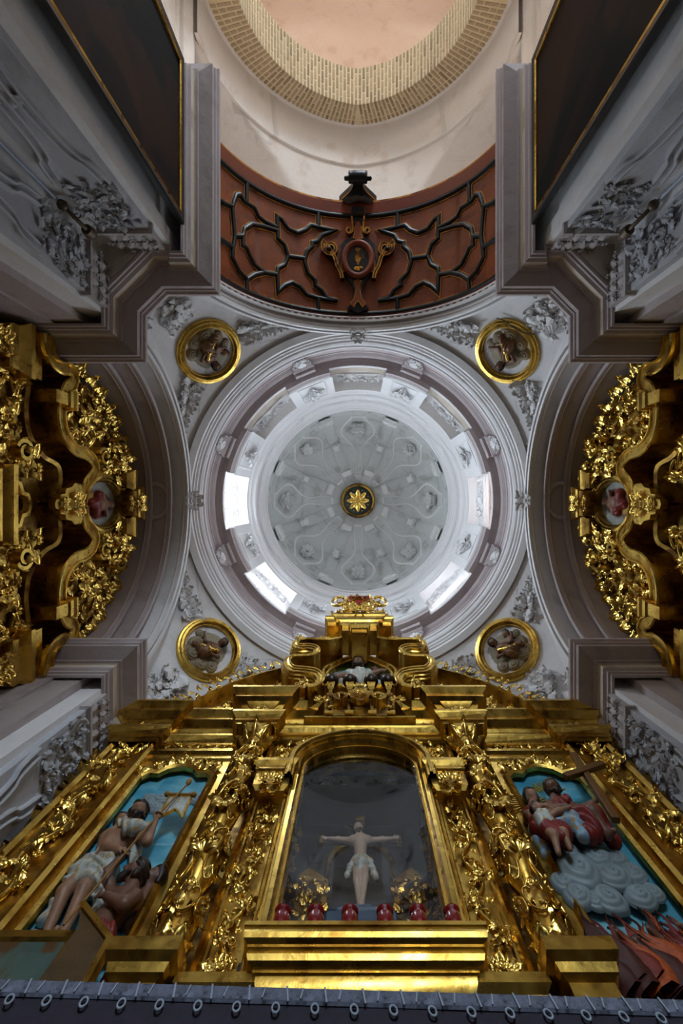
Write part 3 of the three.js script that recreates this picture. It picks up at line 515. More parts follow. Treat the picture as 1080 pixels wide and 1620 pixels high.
for (let k = 0; k < 8; k++) {
  const a = (k + 0.5) * PI / 4, rib = new THREE.Group(); rib.name = 'rib'; dome.add(rib);
  const strip = (w, t0, t1, lift) => { const n = 20, pos = []; const P = (s, th, l) => { const da = s / max(0.25, DR * sin(th)); const R = (DR - l) / DR, o = domeAt(a + da, th); return [o[0] * R, DY + (o[1] - DY) * R, o[2] * R]; }; for (let i = 0; i < n; i++) { const u = lerp(t0, t1, i / n), v = lerp(t0, t1, (i + 1) / n), quad = (p, q, r, s) => pos.push(...p, ...q, ...r, ...p, ...r, ...s); quad(P(-w, u, lift), P(w, u, lift), P(w, v, lift), P(-w, v, lift)); for (const s of [-1, 1]) quad(P(s * w, u, 0), P(s * w, u, lift), P(s * w, v, lift), P(s * w, v, 0)); } return soup(pos, 0.4); };
  mesh('rib_band', [strip(0.14, 0.24, 1.5, 0.05), strip(0.08, 0.3, 1.42, 0.075)], MAT.dome, rib);
  mesh('rib_block', onDome(a, 0.42, [bx(-0.13, 0.13, -0.075, 0.075, 0, 0.2, 0.01), bx(-0.15, 0.15, -0.095, 0.095, 0, 0.06)]), MAT.domeStucco, rib);
  mesh('rib_bracket', onDome(a, 0.87, [...cluster(0.17, 300 + k), bx(-0.07, 0.07, -0.06, 0.12, 0, 0.12)], 0, 0.07), MAT.domeStucco, rib);
  mesh('rib_foot', onDome(a, 1.36, [bx(-0.16, 0.16, -0.1, 0.1, 0, 0.08), bx(-0.2, 0.2, -0.14, -0.08, 0, 0.12), bx(-0.18, 0.18, 0.08, 0.11, 0, 0.1), bx(-0.04, 0.04, -0.1, 0.1, 0, 0.1)]), MAT.domeStucco, rib);
  const b = k * PI / 4;
  mesh('dome_cartouche', [onDome(b, 1.08, [...all(cluster(0.26, 320 + k), T(0, 0, 0.05)), ...all(cluster(0.22, 340 + k), T(0, -0.14, 0.04, 0, 0, PI))])], MAT.domeStucco, dome);
  // curved panel fillets between the ribs
  const half = []; for (let i = 0; i <= 20; i++) { const t = i / 20; half.push([0.05 + 0.24 * (0.55 + 0.45 * cos(t * 9.4)) * (0.35 + 0.65 * t), lerp(0.34, 1.32, t)]); }
  const closed = [...half.map(([w, t]) => [w, t]), ...half.slice().reverse().map(([w, t]) => [-w, t])];
  mesh('panel_fillet', sweep(closed, [[-0.016, 0], [-0.01, 0.014], [0.01, 0.014], [0.016, 0]], { closed: true, crease: 0.8, map: (x, th, l) => { const R = (DR - l) / DR, o = domeAt(b + x, th); return [o[0] * R, DY + (o[1] - DY) * R, o[2] * R]; } }), MAT.domeStucco, dome);
}
// gilt boss at the crown
{
  const g = new THREE.Group(); g.name = 'crown_boss'; g.position.set(0, 12.54, 0); g.userData.label = 'round dark boss with a gilded eight-pointed star'; dome.add(g);
  const dark = new THREE.MeshStandardMaterial({ map: mottled([0.16, 0.19, 0.15], 0.6, 128, [2, 2]), roughness: 0.5 });
  mesh('disc', turned([[0, 0], [0.4, 0], [0.44, 0.02], [0.46, 0.12]], 48), dark, g);
  mesh('rim', turned([[0.39, -0.02], [0.40, -0.05], [0.44, -0.06], [0.475, -0.03], [0.48, 0.1]], 48), MAT.goldOld, g);
  const star = []; for (let k = 0; k < 8; k++) { const a = k * PI / 4; star.push(at(LEAVES[0], T(0, -0.01, 0, PI / 2, 0, 0).multiply(T(0, 0, 0, 0, 0, a, [0.2, 0.39, 0.15])))); star.push(new THREE.SphereGeometry(0.022, 6, 4).translate(0.3 * cos(a + PI / 8), -0.01, 0.3 * sin(a + PI / 8))); }
  star.push(new THREE.SphereGeometry(0.06, 10, 6).translate(0, -0.04, 0));
  mesh('star', star, MAT.goldOrn, g);
}

// ------------------------------------------------------------------ passage: barrel vault lined with brown panelling
const WOODR = 2.03;
const onVault = (s, z, l) => { const a = s / WOODR; return [(WOODR - l) * sin(a), ARCH_Y + (WOODR - l) * cos(a), z]; };
const woodMap = texture(512, (u, v) => { const g = fbm(u * 1, v * 0.25, 1, 5), s = 0.5 + 0.5 * sin((v * 26 + 5 * fbm(u, v, 0, 3)) * 2 * PI); const blot = smooth(0.55, 0.75, fbm(v, u, 1, 5)), k = 0.82 + 0.36 * (g - 0.5) + 0.05 * s; return [0.62 * k * (1 - 0.12 * blot), 0.295 * k * (1 - 0.2 * blot), 0.115 * k * (1 - 0.2 * blot)]; }, { repeat: [0.8, 0.8] });
const woodMat = new THREE.MeshStandardMaterial({ map: woodMap, roughness: 0.5, bumpMap: goldBump, bumpScale: 0.002, side: THREE.DoubleSide });
const woodEdge = new THREE.MeshStandardMaterial({ map: mottled([0.5, 0.23, 0.14], 0.25, 128, [1, 1]), roughness: 0.45, side: THREE.DoubleSide });
const giltLine = new THREE.MeshStandardMaterial({ map: goldMap([0.72, 0.5, 0.2], [0.4, 0.24, 0.1], 0.45, 0.7, [2, 2]), metalness: 0.8, roughness: 0.5, side: THREE.DoubleSide });
{
  const g = group('ceiling_passage'); structure(g, 'barrel vault of the passage lined with brown panelling and black strap mouldings', 'vault');
  const A = WOODR * PI / 2;
  mesh('panelling', grid(72, 6, (i, j) => onVault(lerp(-A, A, i), lerp(2.9, 4.74, j), 0)), woodMat, g);
  const strapProf = (w) => [[-w, 0], [-w, 0.012], [-w * 0.75, 0.016], [-w * 0.6, 0.035], [-w * 0.2, 0.045], [w * 0.2, 0.045], [w * 0.6, 0.035], [w * 0.75, 0.016], [w, 0.012], [w, 0]];
  const goldProf = (w) => [[-w - 0.008, 0], [-w - 0.008, 0.013], [-w + 0.003, 0.013]], goldProf2 = (w) => [[w - 0.003, 0.013], [w + 0.008, 0.013], [w + 0.008, 0]];
  const HALFPAT = [
    [[-2.313, 4.004], [-2.094, 4.067], [-2.085, 4.117], [-2.03, 4.26], [-1.962, 4.306], [-1.899, 4.256], [-1.701, 4.248], [-1.631, 4.154], [-1.525, 4.129], [-1.312, 4.123], [-1.316, 4.284], [-1.245, 4.27], [-1.133, 4.163], [-0.978, 4.146], [-0.847, 4.222], [-0.759, 4.318], [-0.368, 4.297], [-0.585, 4.19], [-0.65, 4.086], [-0.735, 4.05], [-0.735, 3.99], [-0.825, 3.89], [-0.864, 3.734], [-0.803, 3.557], [-0.685, 3.462], [-0.685, 3.385], [-0.585, 3.329], [-0.498, 3.212], [-0.325, 3.184]],
    [[-0.325, 3.184], [-0.65, 3.193], [-0.825, 3.216], [-0.934, 3.321], [-1.067, 3.354], [-1.191, 3.281], [-1.298, 3.166], [-1.316, 3.41], [-1.534, 3.376], [-1.701, 3.281], [-1.832, 3.165], [-1.977, 3.223], [-2.109, 3.36], [-2.06, 3.674], [-2.104, 4.047]],
    [[-2.06, 3.674], [-1.909, 3.747], [-1.88, 3.864], [-1.747, 3.992], [-1.562, 4.046], [-1.307, 4.076], [-1.307, 3.962], [-1.191, 3.898], [-1.133, 3.75], [-1.191, 3.598], [-1.307, 3.506], [-1.316, 3.41]],
    [[-1.534, 3.376], [-1.701, 3.426], [-1.795, 3.536], [-1.842, 3.612], [-1.909, 3.617], [-1.909, 3.747]],
    [[-1.842, 4.54], [-1.842, 4.28]], [[-0.637, 4.54], [-0.637, 4.32]], [[-0.637, 3.195], [-0.637, 2.99]], [[-1.832, 3.165], [-1.842, 2.99]], [[-2.42, 3.501], [-2.104, 3.503]], [[-1.133, 3.742], [-0.864, 3.776]], [[-2.42, 4.0], [-2.2, 4.03]],
  ];
  const dense = (p) => p.slice(1).reduce((o, q, i) => { const a = p[i], n = max(1, Math.ceil(hypot(q[0] - a[0], q[1] - a[1]) / 0.12)); for (let k = 1; k <= n; k++) o.push([lerp(a[0], q[0], k / n), lerp(a[1], q[1], k / n)]); return o; }, [p[0]]);
  const w = 0.042;
  for (const half of HALFPAT) for (const s of [1, -1]) {
    const p = dense(half.map(([x, z]) => [s * x, z]));
    const m = mesh('strap_moulding', sweep(p, strapProf(w), { map: onVault, crease: 0.5, cap: true }), MAT.blackLacquer, g);
    mesh('gilt_line', [sweep(p, goldProf(w), { map: onVault }), sweep(p, goldProf2(w), { map: onVault })], giltLine, m);
  }
  for (const z of [2.985, 4.545]) { const p = dense([[-A, z], [A, z]]); const m = mesh('border_moulding', sweep(p, strapProf(0.044), { map: onVault, crease: 0.5 }), MAT.blackLacquer, g); mesh('gilt_line', [sweep(p, goldProf(0.044), { map: onVault }), sweep(p, goldProf2(0.044), { map: onVault })], giltLine, m); }
  for (const s of [-1, 1]) mesh('border_moulding', sweep(dense([[s * 2.43, 2.99], [s * 2.43, 4.54]]), strapProf(0.03), { map: onVault }), MAT.blackLacquer, g);
  mesh('edge_board', sweep(dense([[-A, 4.66], [A, 4.66]]), [[-0.08, 0], [-0.08, 0.03], [0.085, 0.045], [0.1, 0.03], [0.1, -0.03]], { map: onVault }), woodEdge, g);
  mesh('edge_board', sweep(dense([[-A, 2.93], [A, 2.93]]), [[-0.04, 0], [-0.04, 0.03], [0.025, 0.03], [0.025, 0]], { map: onVault }), woodEdge, g);
  mesh('edge_gilding', sweep(dense([[-A, 4.765], [A, 4.765]]), [[-0.01, 0.02], [-0.01, 0.035], [0.01, 0.035], [0.01, 0.0]], { map: onVault }), giltLine, g);
}
{ // scrolled cartouche with an oval emblem in the middle of the vault
  const g = group('vault_cartouche', 0, ARCH_Y + WOODR, 3.8); tag(g, 'black and gilt scrolled cartouche with an oval vase emblem on the brown vault', 'cartouche');
  const dn = (x, z, l) => [x, -l - 0.02 - 0.25 * x * x, z];   // local: x, z flat, l hangs down
  const plate = (pts, l0, l1, mat, name, parent = g) => mesh(name, slab(pts, [], l0, l1, (x, z, l) => dn(x, z, l)), mat, parent);
  const mir = (h) => [...h, ...h.slice().reverse().map(([x, z]) => [-x, z])];
  const smoothP = (pts, n = 40) => new THREE.CatmullRomCurve3(pts.map(([x, z]) => new V3(x, z, 0)), false, 'centripetal').getPoints(n).map((p) => [p.x, p.y]);
  plate(mir([[0.0, 0.74], [0.09, 0.74], [0.09, 0.6], [0.12, 0.5], [0.1, 0.38], [0.2, 0.34], [0.27, 0.25], [0.27, 0.1], [0.3, -0.02], [0.24, -0.16], [0.14, -0.3], [0.08, -0.4], [0.07, -0.55], [0.1, -0.66], [0.17, -0.74], [0.1, -0.78], [0, -0.82]]), 0, 0.045, MAT.blackLacquer, 'back_plate');
  const stems = [mir([[0, 0.62], [0.03, 0.62], [0.03, 0.56], [0.06, 0.52], [0.05, 0.44], [0.075, 0.36], [0, 0.355]]), mir([[0, -0.3], [0.055, -0.32], [0.035, -0.48], [0.06, -0.6], [0.12, -0.68], [0.07, -0.74], [0.03, -0.66], [0, -0.64]]),];
  for (const p of stems) { const m = plate(p, 0.04, 0.06, woodMat, 'panel_inlay'); mesh('gilt_line', sweep(p, [[-0.006, 0.05], [-0.006, 0.066], [0.008, 0.066], [0.008, 0.05]], { closed: true, map: dn }), giltLine, m); }
  for (const s of [-1, 1]) {
    const p = [[0.12, -0.06], [0.18, -0.04], [0.19, -0.16], [0.26, -0.22], [0.2, -0.26], [0.12, -0.2]].map(([x, z]) => [s * (x + 0.08), z + 0.04]);
    const inl = plate(p, 0.04, 0.06, woodMat, 'panel_inlay'); mesh('gilt_line', sweep(p, [[-0.005, 0.05], [-0.005, 0.066], [0.006, 0.066], [0.006, 0.05]], { closed: true, map: dn }), giltLine, inl);
    // big side volutes
    const v = []; for (let i = 0; i <= 34; i++) { const t = i / 34, a = PI * 0.55 + t * PI * 2.6, r = 0.13 * (1 - 0.72 * t); v.push([s * (0.43 + r * cos(-a + PI * 0.9)), 0.17 + r * sin(-a + PI * 0.9)]); }
    const tail = [[0.25, -0.3], [0.27, -0.2], [0.33, -0.1], [0.36, 0.02]].map(([x, z]) => [s * x, z]);
    const path = smoothP([...tail, ...v.slice(2)], 60);
    mesh('volute', [sweep(path, [[-0.03, 0], [-0.03, 0.09], [0.03, 0.09], [0.03, 0]], { map: dn, crease: 0.6, cap: true }), new THREE.SphereGeometry(0.04, 10, 8).translate(...dn(v[34][0], v[34][1], 0.09))], MAT.blackLacquer, g);
    mesh('volute_gilding', [sweep(path, [[-0.03, 0.085], [-0.03, 0.1], [-0.008, 0.1]], { map: dn }), sweep(path, [[0.008, 0.1], [0.03, 0.1], [0.03, 0.085]], { map: dn })], giltLine, g);
    const w2 = []; for (let i = 0; i <= 24; i++) { const t = i / 24, a = t * PI * 2.4, r = 0.055 * (1 - 0.65 * t); w2.push([s * (0.14 + r * cos(a + PI)), 0.48 + r * sin(a + PI)]); }
    const p2 = smoothP([[s * 0.1, 0.7], [s * 0.085, 0.58], ...w2], 50);
    mesh('small_volute', sweep(p2, [[-0.014, 0], [-0.014, 0.08], [0.014, 0.08], [0.014, 0]], { map: dn, crease: 0.6, cap: true }), giltLine, g);
  }
  const oval = arc(0, 0.02, 0.21, 0, 2 * PI, 40, 0.255).slice(0, 40);
  mesh('oval_frame', sweep(oval, [[-0.05, 0.03], [-0.05, 0.09], [-0.03, 0.115], [0, 0.12], [0.03, 0.1], [0.045, 0.07], [0.045, 0.03]], { closed: true, map: dn, crease: 0.8 }), woodEdge, g);
  plate(arc(0, 0.02, 0.18, 0, 2 * PI, 36, 0.22).slice(0, 36), 0.04, 0.065, MAT.blackLacquer, 'oval_ground');
  const vase = [slab(mir([[0, 0.17], [0.045, 0.17], [0.025, 0.13], [0.02, 0.09], [0.04, 0.06], [0.055, 0.03], [0.04, -0.02], [0.02, -0.05], [0.012, -0.09], [0, -0.09]]), [], 0.06, 0.075, (x, z, l) => dn(x, z + 0.02, l))];
  for (const s of [-1, 1]) vase.push(sweep(arc(s * 0.055, 0.06, 0.03, -1.2, 1.6, 10).map(([x, z]) => [x, z]), [[-0.005, 0.06], [-0.005, 0.075], [0.005, 0.075], [0.005, 0.06]], { map: dn }));
  for (let k = 0; k < 7; k++) { const a = (k - 3) * 0.42; vase.push(at(LEAVES[k % 5], T(0, -0.085, -0.09 + 0.02, PI / 2, 0, 0).multiply(T(0, 0, 0, 0, 0, a, [0.05, 0.11, 0.03]))).scale(1, 1, 1)); }
  for (const g2 of vase.slice(3)) { const p = g2.attributes.position; for (let i = 0; i < p.count; i++) { p.setZ(i, -0.09 - abs(p.getZ(i) + 0.07)); } g2.computeVertexNormals(); }
  mesh('vase_emblem', vase, giltLine, g);
  // foot with two small brackets at the crossing side, block at the other end
  mesh('end_block', at(block(0, 0, 0.2, 0.1, [[0, -0.02], [0.02, -0.05], [0.02, -0.09], [0, -0.12]]), T(0, 0, 0.78)), MAT.blackLacquer, g);
  mesh('foot_scroll', [-1, 1].map((s) => at(CSCROLLS[s > 0 ? 0 : 1], T(s * 0.1, -0.03, -0.8, PI / 2, 0, s * 0.9, 0.09))), MAT.blackLacquer, g);
}
{ // keystone pendant at the far edge of the vault
  const g = group('keystone_pendant', 0, ARCH_Y + WOODR, 4.86); tag(g, 'black keystone pendant with a fluted shell and rolled scroll at the far vault edge', 'keystone');
  const half = [[0, 0.02], [0.3, 0.02], [0.26, -0.04], [0.17, -0.16], [0.1, -0.26], [0.075, -0.36], [0.07, -0.46], [0, -0.46]], out = [...half, ...half.slice().reverse().map(([x, y]) => [-x, y])];
  const body = slab(out, [], -0.06, 0.03); mesh('body', body, MAT.blackLacquer, g);
  mesh('gilt_edge', sweep(half.slice(1, 7), [[-0.012, -0.068], [-0.012, -0.05], [0.004, -0.05], [0.004, -0.068]]).clone(), giltLine, g);
  mesh('gilt_edge', at(sweep(half.slice(1, 7), [[-0.012, -0.068], [-0.012, -0.05], [0.004, -0.05], [0.004, -0.068]]), new M4().makeScale(-1, 1, 1)), giltLine, g);
  const shellMat = new THREE.MeshStandardMaterial({ color: '#93a3b0', roughness: 0.3, metalness: 0.4, side: THREE.DoubleSide });
  mesh('shell', at(SHELL, T(0, 0.02, -0.06, PI, 0, 0, [0.27, 0.26, 0.22])), shellMat, g);
  mesh('boss', new THREE.SphereGeometry(0.045, 12, 8).scale(1, 1, 1.4).translate(0, 0.01, -0.13), MAT.blackLacquer, g);
  const roll = turned([[0, -0.14], [0.075, -0.14], [0.085, -0.12], [0.08, -0.09], [0.09, -0.06], [0.085, 0], [0.09, 0.06], [0.08, 0.09], [0.085, 0.12], [0.075, 0.14], [0, 0.14]], 20);
  mesh('scroll_roll', [at(roll, T(0, -0.52, -0.05, 0, 0, PI / 2)), at(turned([[0, -0.21], [0.03, -0.2], [0.035, -0.15], [0.035, 0.15], [0.03, 0.2], [0, 0.21]], 12), T(0, -0.5, -0.05, 0, 0, PI / 2))], MAT.blackLacquer, g);
}

// ------------------------------------------------------------------ nave beyond the passage: white vault, pointed brick arch, warm groin vault
{
  const NY = 7.0, NR = 2.82, OFF = 0.3;
  const yBarrel = (x) => NY + sqrt(max(0, NR * NR - (abs(x) + OFF) ** 2));
  const c = group('ceiling_nave'); structure(c, 'white vault of the nave above the passage, with lunettes', 'vault');
  mesh('vault_shell', grid(72, 44, (i, j) => { const x = lerp(-2.74, 2.74, i), z = lerp(4.74, 8.02, j), l = 8.15 + 1.35 * sqrt(max(0, 1 - ((z - 5.7) / 1.45) ** 2)); return [x, max(yBarrel(x), abs(z - 5.7) < 1.45 ? l * (abs(x) > 0.9 ? 1 : 0) : 0), z]; }), MAT.naveWhite, c);
  const pointed = (r) => { const p = []; for (let i = 0; i <= 40; i++) { const a = i / 40 * (PI / 2 + 0.0); const x = -OFF + r * cos(a); if (x >= -1e-6) p.push([x, NY + r * sin(a)]); } const top = [0, NY + sqrt(r * r - OFF * OFF)]; const right = [...p.filter(([x]) => x > 0.02), top]; return [...right, ...right.slice(0, -1).reverse().map(([x, y]) => [-x, y])]; };
  mesh('rib_band', sweep(pointed(2.82), [[0, 7.2], [0.05, 7.2], [0.05, 8.02]], { crease: 0.5 }), MAT.naveWhite, c);
  // nave walls with tall windows
  const wl = group('wall_nave'); structure(wl, 'white nave walls with a tall end window', 'wall');
  for (const s of [-1, 1]) {
    mesh('side_wall', slab(rect(4.75, 14.4, FLOOR, 11), [], 2.7, 3.0, (z, y, d) => [s * d, y, z]), MAT.naveWhite, wl);
    mesh('impost_cornice', [sweep([[4.75, 2.7], [14.3, 2.7]], [[0, 6.72], [-0.04, 6.74], [-0.04, 6.8], [-0.08, 6.84], [-0.12, 6.95], [-0.16, 7.0], [-0.16, 7.08], [0, 7.08]], { map: (z, d, y) => [s * d, y, z] })], MAT.naveWhite, wl);
    const px = s * 2.5; mesh('impost_pilaster', [bx(min(s * 2.1, s * 2.72), max(s * 2.1, s * 2.72), FLOOR, 6.6, 7.95, 8.8), at(block(s * 2.41, 8.38, 0.62, 0.86, [[0, 6.6], [0.03, 6.62], [0.03, 6.7], [0.07, 6.74], [0.07, 6.84], [0.12, 6.92], [0.12, 7.05], [0, 7.12]]), T(0, 0, 0))], MAT.naveWhite, wl);
  }
  mesh('end_wall', slab(rect(-3, 3, FLOOR, 11), [rect(0.0, 2.5, 2.2, 6.4)], 14.1, 14.4), MAT.naveWhite, wl);
  mesh('window_pane', bx(-0.05, 2.55, 2.15, 6.45, 14.24, 14.26), MAT.glass, wl);
  mesh('passage_return', [bx(-3.3, -2.69, FLOOR, 11, 4.7, 4.78), bx(2.69, 3.3, FLOOR, 11, 4.7, 4.78)], MAT.naveWhite, wl);
  const rf = mesh('roof_nave', bx(-3.3, 3.3, 11, 11.2, 2.9, 14.5), MAT.white); structure(rf, 'nave roof', 'roof');
  // brick arch
  const arch = group('wall_brick_arch'); structure(arch, 'pointed arch of pale bricks across the nave', 'arch');
  const z0 = 8.0, z1 = 8.76, RI = 2.22, RO = 2.80;
  const ptAt = (r, t, z) => { const a = PI / 2 - t; const x0 = -0.12; return null; };
  mesh('mortar_core', slab([...pointed(RO - 0.012), ...pointed(RI + 0.012).reverse()], [], z0 + 0.012, z1 - 0.012), MAT.mortar, arch);
  mesh('extrados_reveal', sweep(pointed(RO), [[0.0, z0 - 0.01], [-0.01, z0 - 0.02], [0.06, z0 - 0.02], [0.09, z0 + 0.02]], { crease: 0.5 }), MAT.naveWhite, arch);
  mesh('spandrel_wall', [slab([...pointed(RO), [-2.72, 7.1], [-2.72, 11], [2.72, 11], [2.72, 7.1]].map((p) => p), [], 8.3, 8.5)], MAT.naveWhite, arch);
  const bricks = [], r = rng(5), tones = ['#a08a6c', '#ac9575', '#927d62', '#b59e7e', '#a38b6b'].map((h) => plaster(h, 0.3));
  const unit = new RoundedBoxGeometry(1, 1, 1, 1, 0.06); norm(unit); boxUV(unit);
  for (const s of [-1, 1]) {
    const aTop = Math.acos(OFF / RI), step = 0.083 / 2.4;
    let course = 0;
    for (let a = aTop - step * 0.5; a > 0.12; a -= step, course++) {
      const put = (rad, zc, len, isFace) => {
        const cx = -OFF + rad * cos(a), cy = NY + rad * sin(a); if (cx < 0.02) return;
        bricks.push({ x: s * cx, y: cy, z: zc, rot: s > 0 ? a - PI / 2 : PI / 2 - a, sx: 0.047 * rad / 2.4, sy: isFace ? len : 0.03, sz: isFace ? 0.03 : len, order: aTop - a, tone: floor(r() * 5) });
      };
      let q = RI + 0.004, lens = course % 2 ? [0.13, 0.26, 0.17] : [0.26, 0.13, 0.17];
      for (const l of lens) { put(q + l / 2, z0 + 0.02 + (r() - 0.5) * 0.006, l - 0.026, true); q += l; }
      q = z0 + 0.002; lens = course % 2 ? [0.24, 0.26, 0.25] : [0.12, 0.26, 0.25, 0.12];
      for (const l of lens) { put(RI + 0.02 + (r() - 0.5) * 0.006, q + l / 2, l - 0.026, false); q += l; }
    }
  }
  bricks.sort((a, b) => a.order - b.order);
  const rest = [];
  bricks.forEach((b, i) => {
    const m = new M4().compose(new V3(b.x, b.y, b.z), new THREE.Quaternion().setFromEuler(new THREE.Euler(0, 0, b.rot)), new V3(b.sx, b.sy, b.sz));
    if (i < 300) { const o = meshUV('brick', unit, tones[b.tone], arch); o.applyMatrix4(m); } else rest.push(at(unit, m));
  });
  if (rest.length) { const o = mesh('brick_courses', rest, tones[1], arch); o.userData.kind = 'stuff'; }
  // warm groin vault beyond
  const v = group('ceiling_beyond'); structure(v, 'warm beige groin vault beyond the brick arch', 'vault');
  mesh('groin_vault', grid(72, 72, (i, j) => { const x = lerp(-2.72, 2.72, i), z = lerp(8.4, 14.2, j); return [x, max(7.0 + sqrt(max(0, 2.9 ** 2 - (abs(x) + 0.1) ** 2)), 7.0 + 1.03 * sqrt(max(0, 2.9 ** 2 - (z - 11.3) ** 2))), z]; }), MAT.navePink, v);
  // wall lamps that light the nave
  const glow = new THREE.MeshStandardMaterial({ color: '#ffe2b8', emissive: new THREE.Color('#ffd9a0'), emissiveIntensity: 6, roughness: 0.5 });
  const brass = new THREE.MeshStandardMaterial({ color: '#8a6a32', metalness: 0.9, roughness: 0.4 });
  for (const [x, y, z, p, where] of [[-2.35, 5.9, 10.6, 2.5, 'left, beyond the brick arch'], [2.35, 5.9, 10.6, 2.5, 'right, beyond the brick arch'], [-2.35, 5.7, 5.6, 1.5, 'left, before the brick arch'], [2.35, 5.7, 5.6, 1.5, 'right, before the brick arch']]) {
    const l = group('wall_lamp', x, y, z), s = Math.sign(x); tag(l, 'brass nave wall lamp, ' + where, 'lamp');
    mesh('bracket', [tube([[s * 0.36, -0.1, 0], [s * 0.2, -0.14, 0], [0, -0.12, 0], [0, -0.05, 0]], 0.012, 6), bx(min(s * 0.3, s * 0.35), max(s * 0.3, s * 0.35), -0.18, -0.02, -0.06, 0.06)], brass, l);
    mesh('cup', turned([[0, -0.06], [0.05, -0.05], [0.09, 0.0], [0.12, 0.06], [0.115, 0.06], [0.085, 0.0], [0, -0.045]], 16), brass, l);
    mesh('bulb', new THREE.SphereGeometry(0.06, 12, 10).translate(0, 0.05, 0), glow, l);
    const pl = new THREE.PointLight(new THREE.Color().setRGB(1, 0.74, 0.5), p); pl.position.set(0, 0.05, 0); pl.shadow.radius = 3; pl.castShadow = true; pl.name = 'wall_lamp_light'; l.add(pl);
  }
}

// ------------------------------------------------------------------ paintings on the passage walls
function paintingMap(seed) {
  const r = rng(seed), blobs = Array.from({ length: 26 }, () => [r(), r(), 0.05 + 0.16 * r(), 0.1 + 0.25 * r(), r() * 3, r()]);
  return texture(256, (u, v) => {
    const w = fbm(u, v, 0, 5); let c = [0.17 + 0.12 * w, 0.10 + 0.075 * w, 0.055 + 0.04 * w];
    const green = smooth(0.55, 0.2, u) * smooth(0.3, 0.6, v); c = [lerp(c[0], 0.09, green), lerp(c[1], 0.095, green), lerp(c[2], 0.07, green)];
    for (const [x, y, a, b, t, k] of blobs) { const dx = u - x + 0.05 * (w - 0.5), dy = v - y, p = (dx * cos(t) + dy * sin(t)) / a, q = (-dx * sin(t) + dy * cos(t)) / b, d = smooth(1, 0.5, p * p + q * q); const col = k < 0.5 ? [0.26, 0.145, 0.07] : k < 0.8 ? [0.07, 0.05, 0.04] : [0.33, 0.2, 0.1]; c = c.map((z, i) => lerp(z, col[i], d * 0.55)); }
    return c.map((z) => z * 0.72);
  }, { h: 384 });
}
for (const s of [-1, 1]) {
  const g = group('framed_painting', s * JAMB, 3.4, 3.86, -s * PI / 2); tag(g, s < 0 ? 'large dark oil painting in a gilt and black frame, left passage wall' : 'large dark oil painting in a gilt and black frame, right passage wall', 'painting');
  const W = 0.87, Hh = 1.48;
  const cv = new THREE.PlaneGeometry(2 * W, 2 * Hh); cv.translate(0, 0, 0.03);
  meshUV('canvas', cv, new THREE.MeshPhysicalMaterial({ map: paintingMap(s < 0 ? 8 : 21), roughness: 0.8, specularIntensity: 0.25 }), g);
  mesh('backing', bx(-W, W, -Hh, Hh, 0.001, 0.02), MAT.blackLacquer, g);
  const p = [[-W, -Hh], [-W, Hh], [W, Hh], [W, -Hh]];
  mesh('frame', sweep(p, [[0.02, 0], [0.02, 0.05], [0.0, 0.06], [-0.05, 0.05], [-0.06, 0.03]], { closed: true, crease: 0.3 }), MAT.blackLacquer, g);
  mesh('gilt_edge', [sweep(p, [[-0.052, 0.05], [-0.07, 0.055], [-0.085, 0.045], [-0.085, 0.03]], { closed: true, crease: 0.3 })], MAT.gold, g);
}
// bare-bulb lamps with conduits in the two corners beside the passage
for (const s of [-1, 1]) {
  const g = group('corner_lamp', s * 2.72, 4.28, 2.72); tag(g, s < 0 ? 'unlit wall lamp with white conduit in the left corner, between two stucco pilasters' : 'unlit wall lamp with white conduit in the right corner, between two stucco pilasters', 'lamp');
  const conduit = new THREE.MeshStandardMaterial({ color: '#b9c2d6', roughness: 0.35 }), bronze = new THREE.MeshStandardMaterial({ color: '#6b5a48', roughness: 0.5, metalness: 0.4 });
  mesh('conduit', tube([[0, 0, 0], [0, -0.6, 0], [0, -2.2, 0], [0, -4.9, 0]], 0.014, 6), conduit, g);
  mesh('bracket', [tube([[0, -0.15, 0], [-s * 0.06, -0.08, -0.06], [-s * 0.12, 0.02, -0.12], [-s * 0.1, 0.12, -0.1]], 0.02, 7), at(turned([[0, -0.05], [0.05, -0.05], [0.06, 0.02], [0.035, 0.08], [0, 0.08]], 12), T(-s * 0.1, 0.16, -0.1)), new THREE.SphereGeometry(0.05, 8, 6).translate(-s * 0.02, -0.12, -0.02)], bronze, g);
  mesh('bulb', turned([[0, 0.22], [0.03, 0.24], [0.05, 0.3], [0.045, 0.35], [0.02, 0.39], [0, 0.395]], 14).translate(-s * 0.1, 0, -0.1), new THREE.MeshPhysicalMaterial({ color: '#ffffff', transmission: 1, roughness: 0.08, thickness: 0 }), g);
  mesh('loose_wire', tube(arc(0, 0, 0.04, 0, 5.4, 16).map(([x, y]) => [-s * (0.05 + x), 0.04 + y * 0.7, -0.02 + x * 0.4]), 0.005, 5), MAT.blackLacquer, g);
}

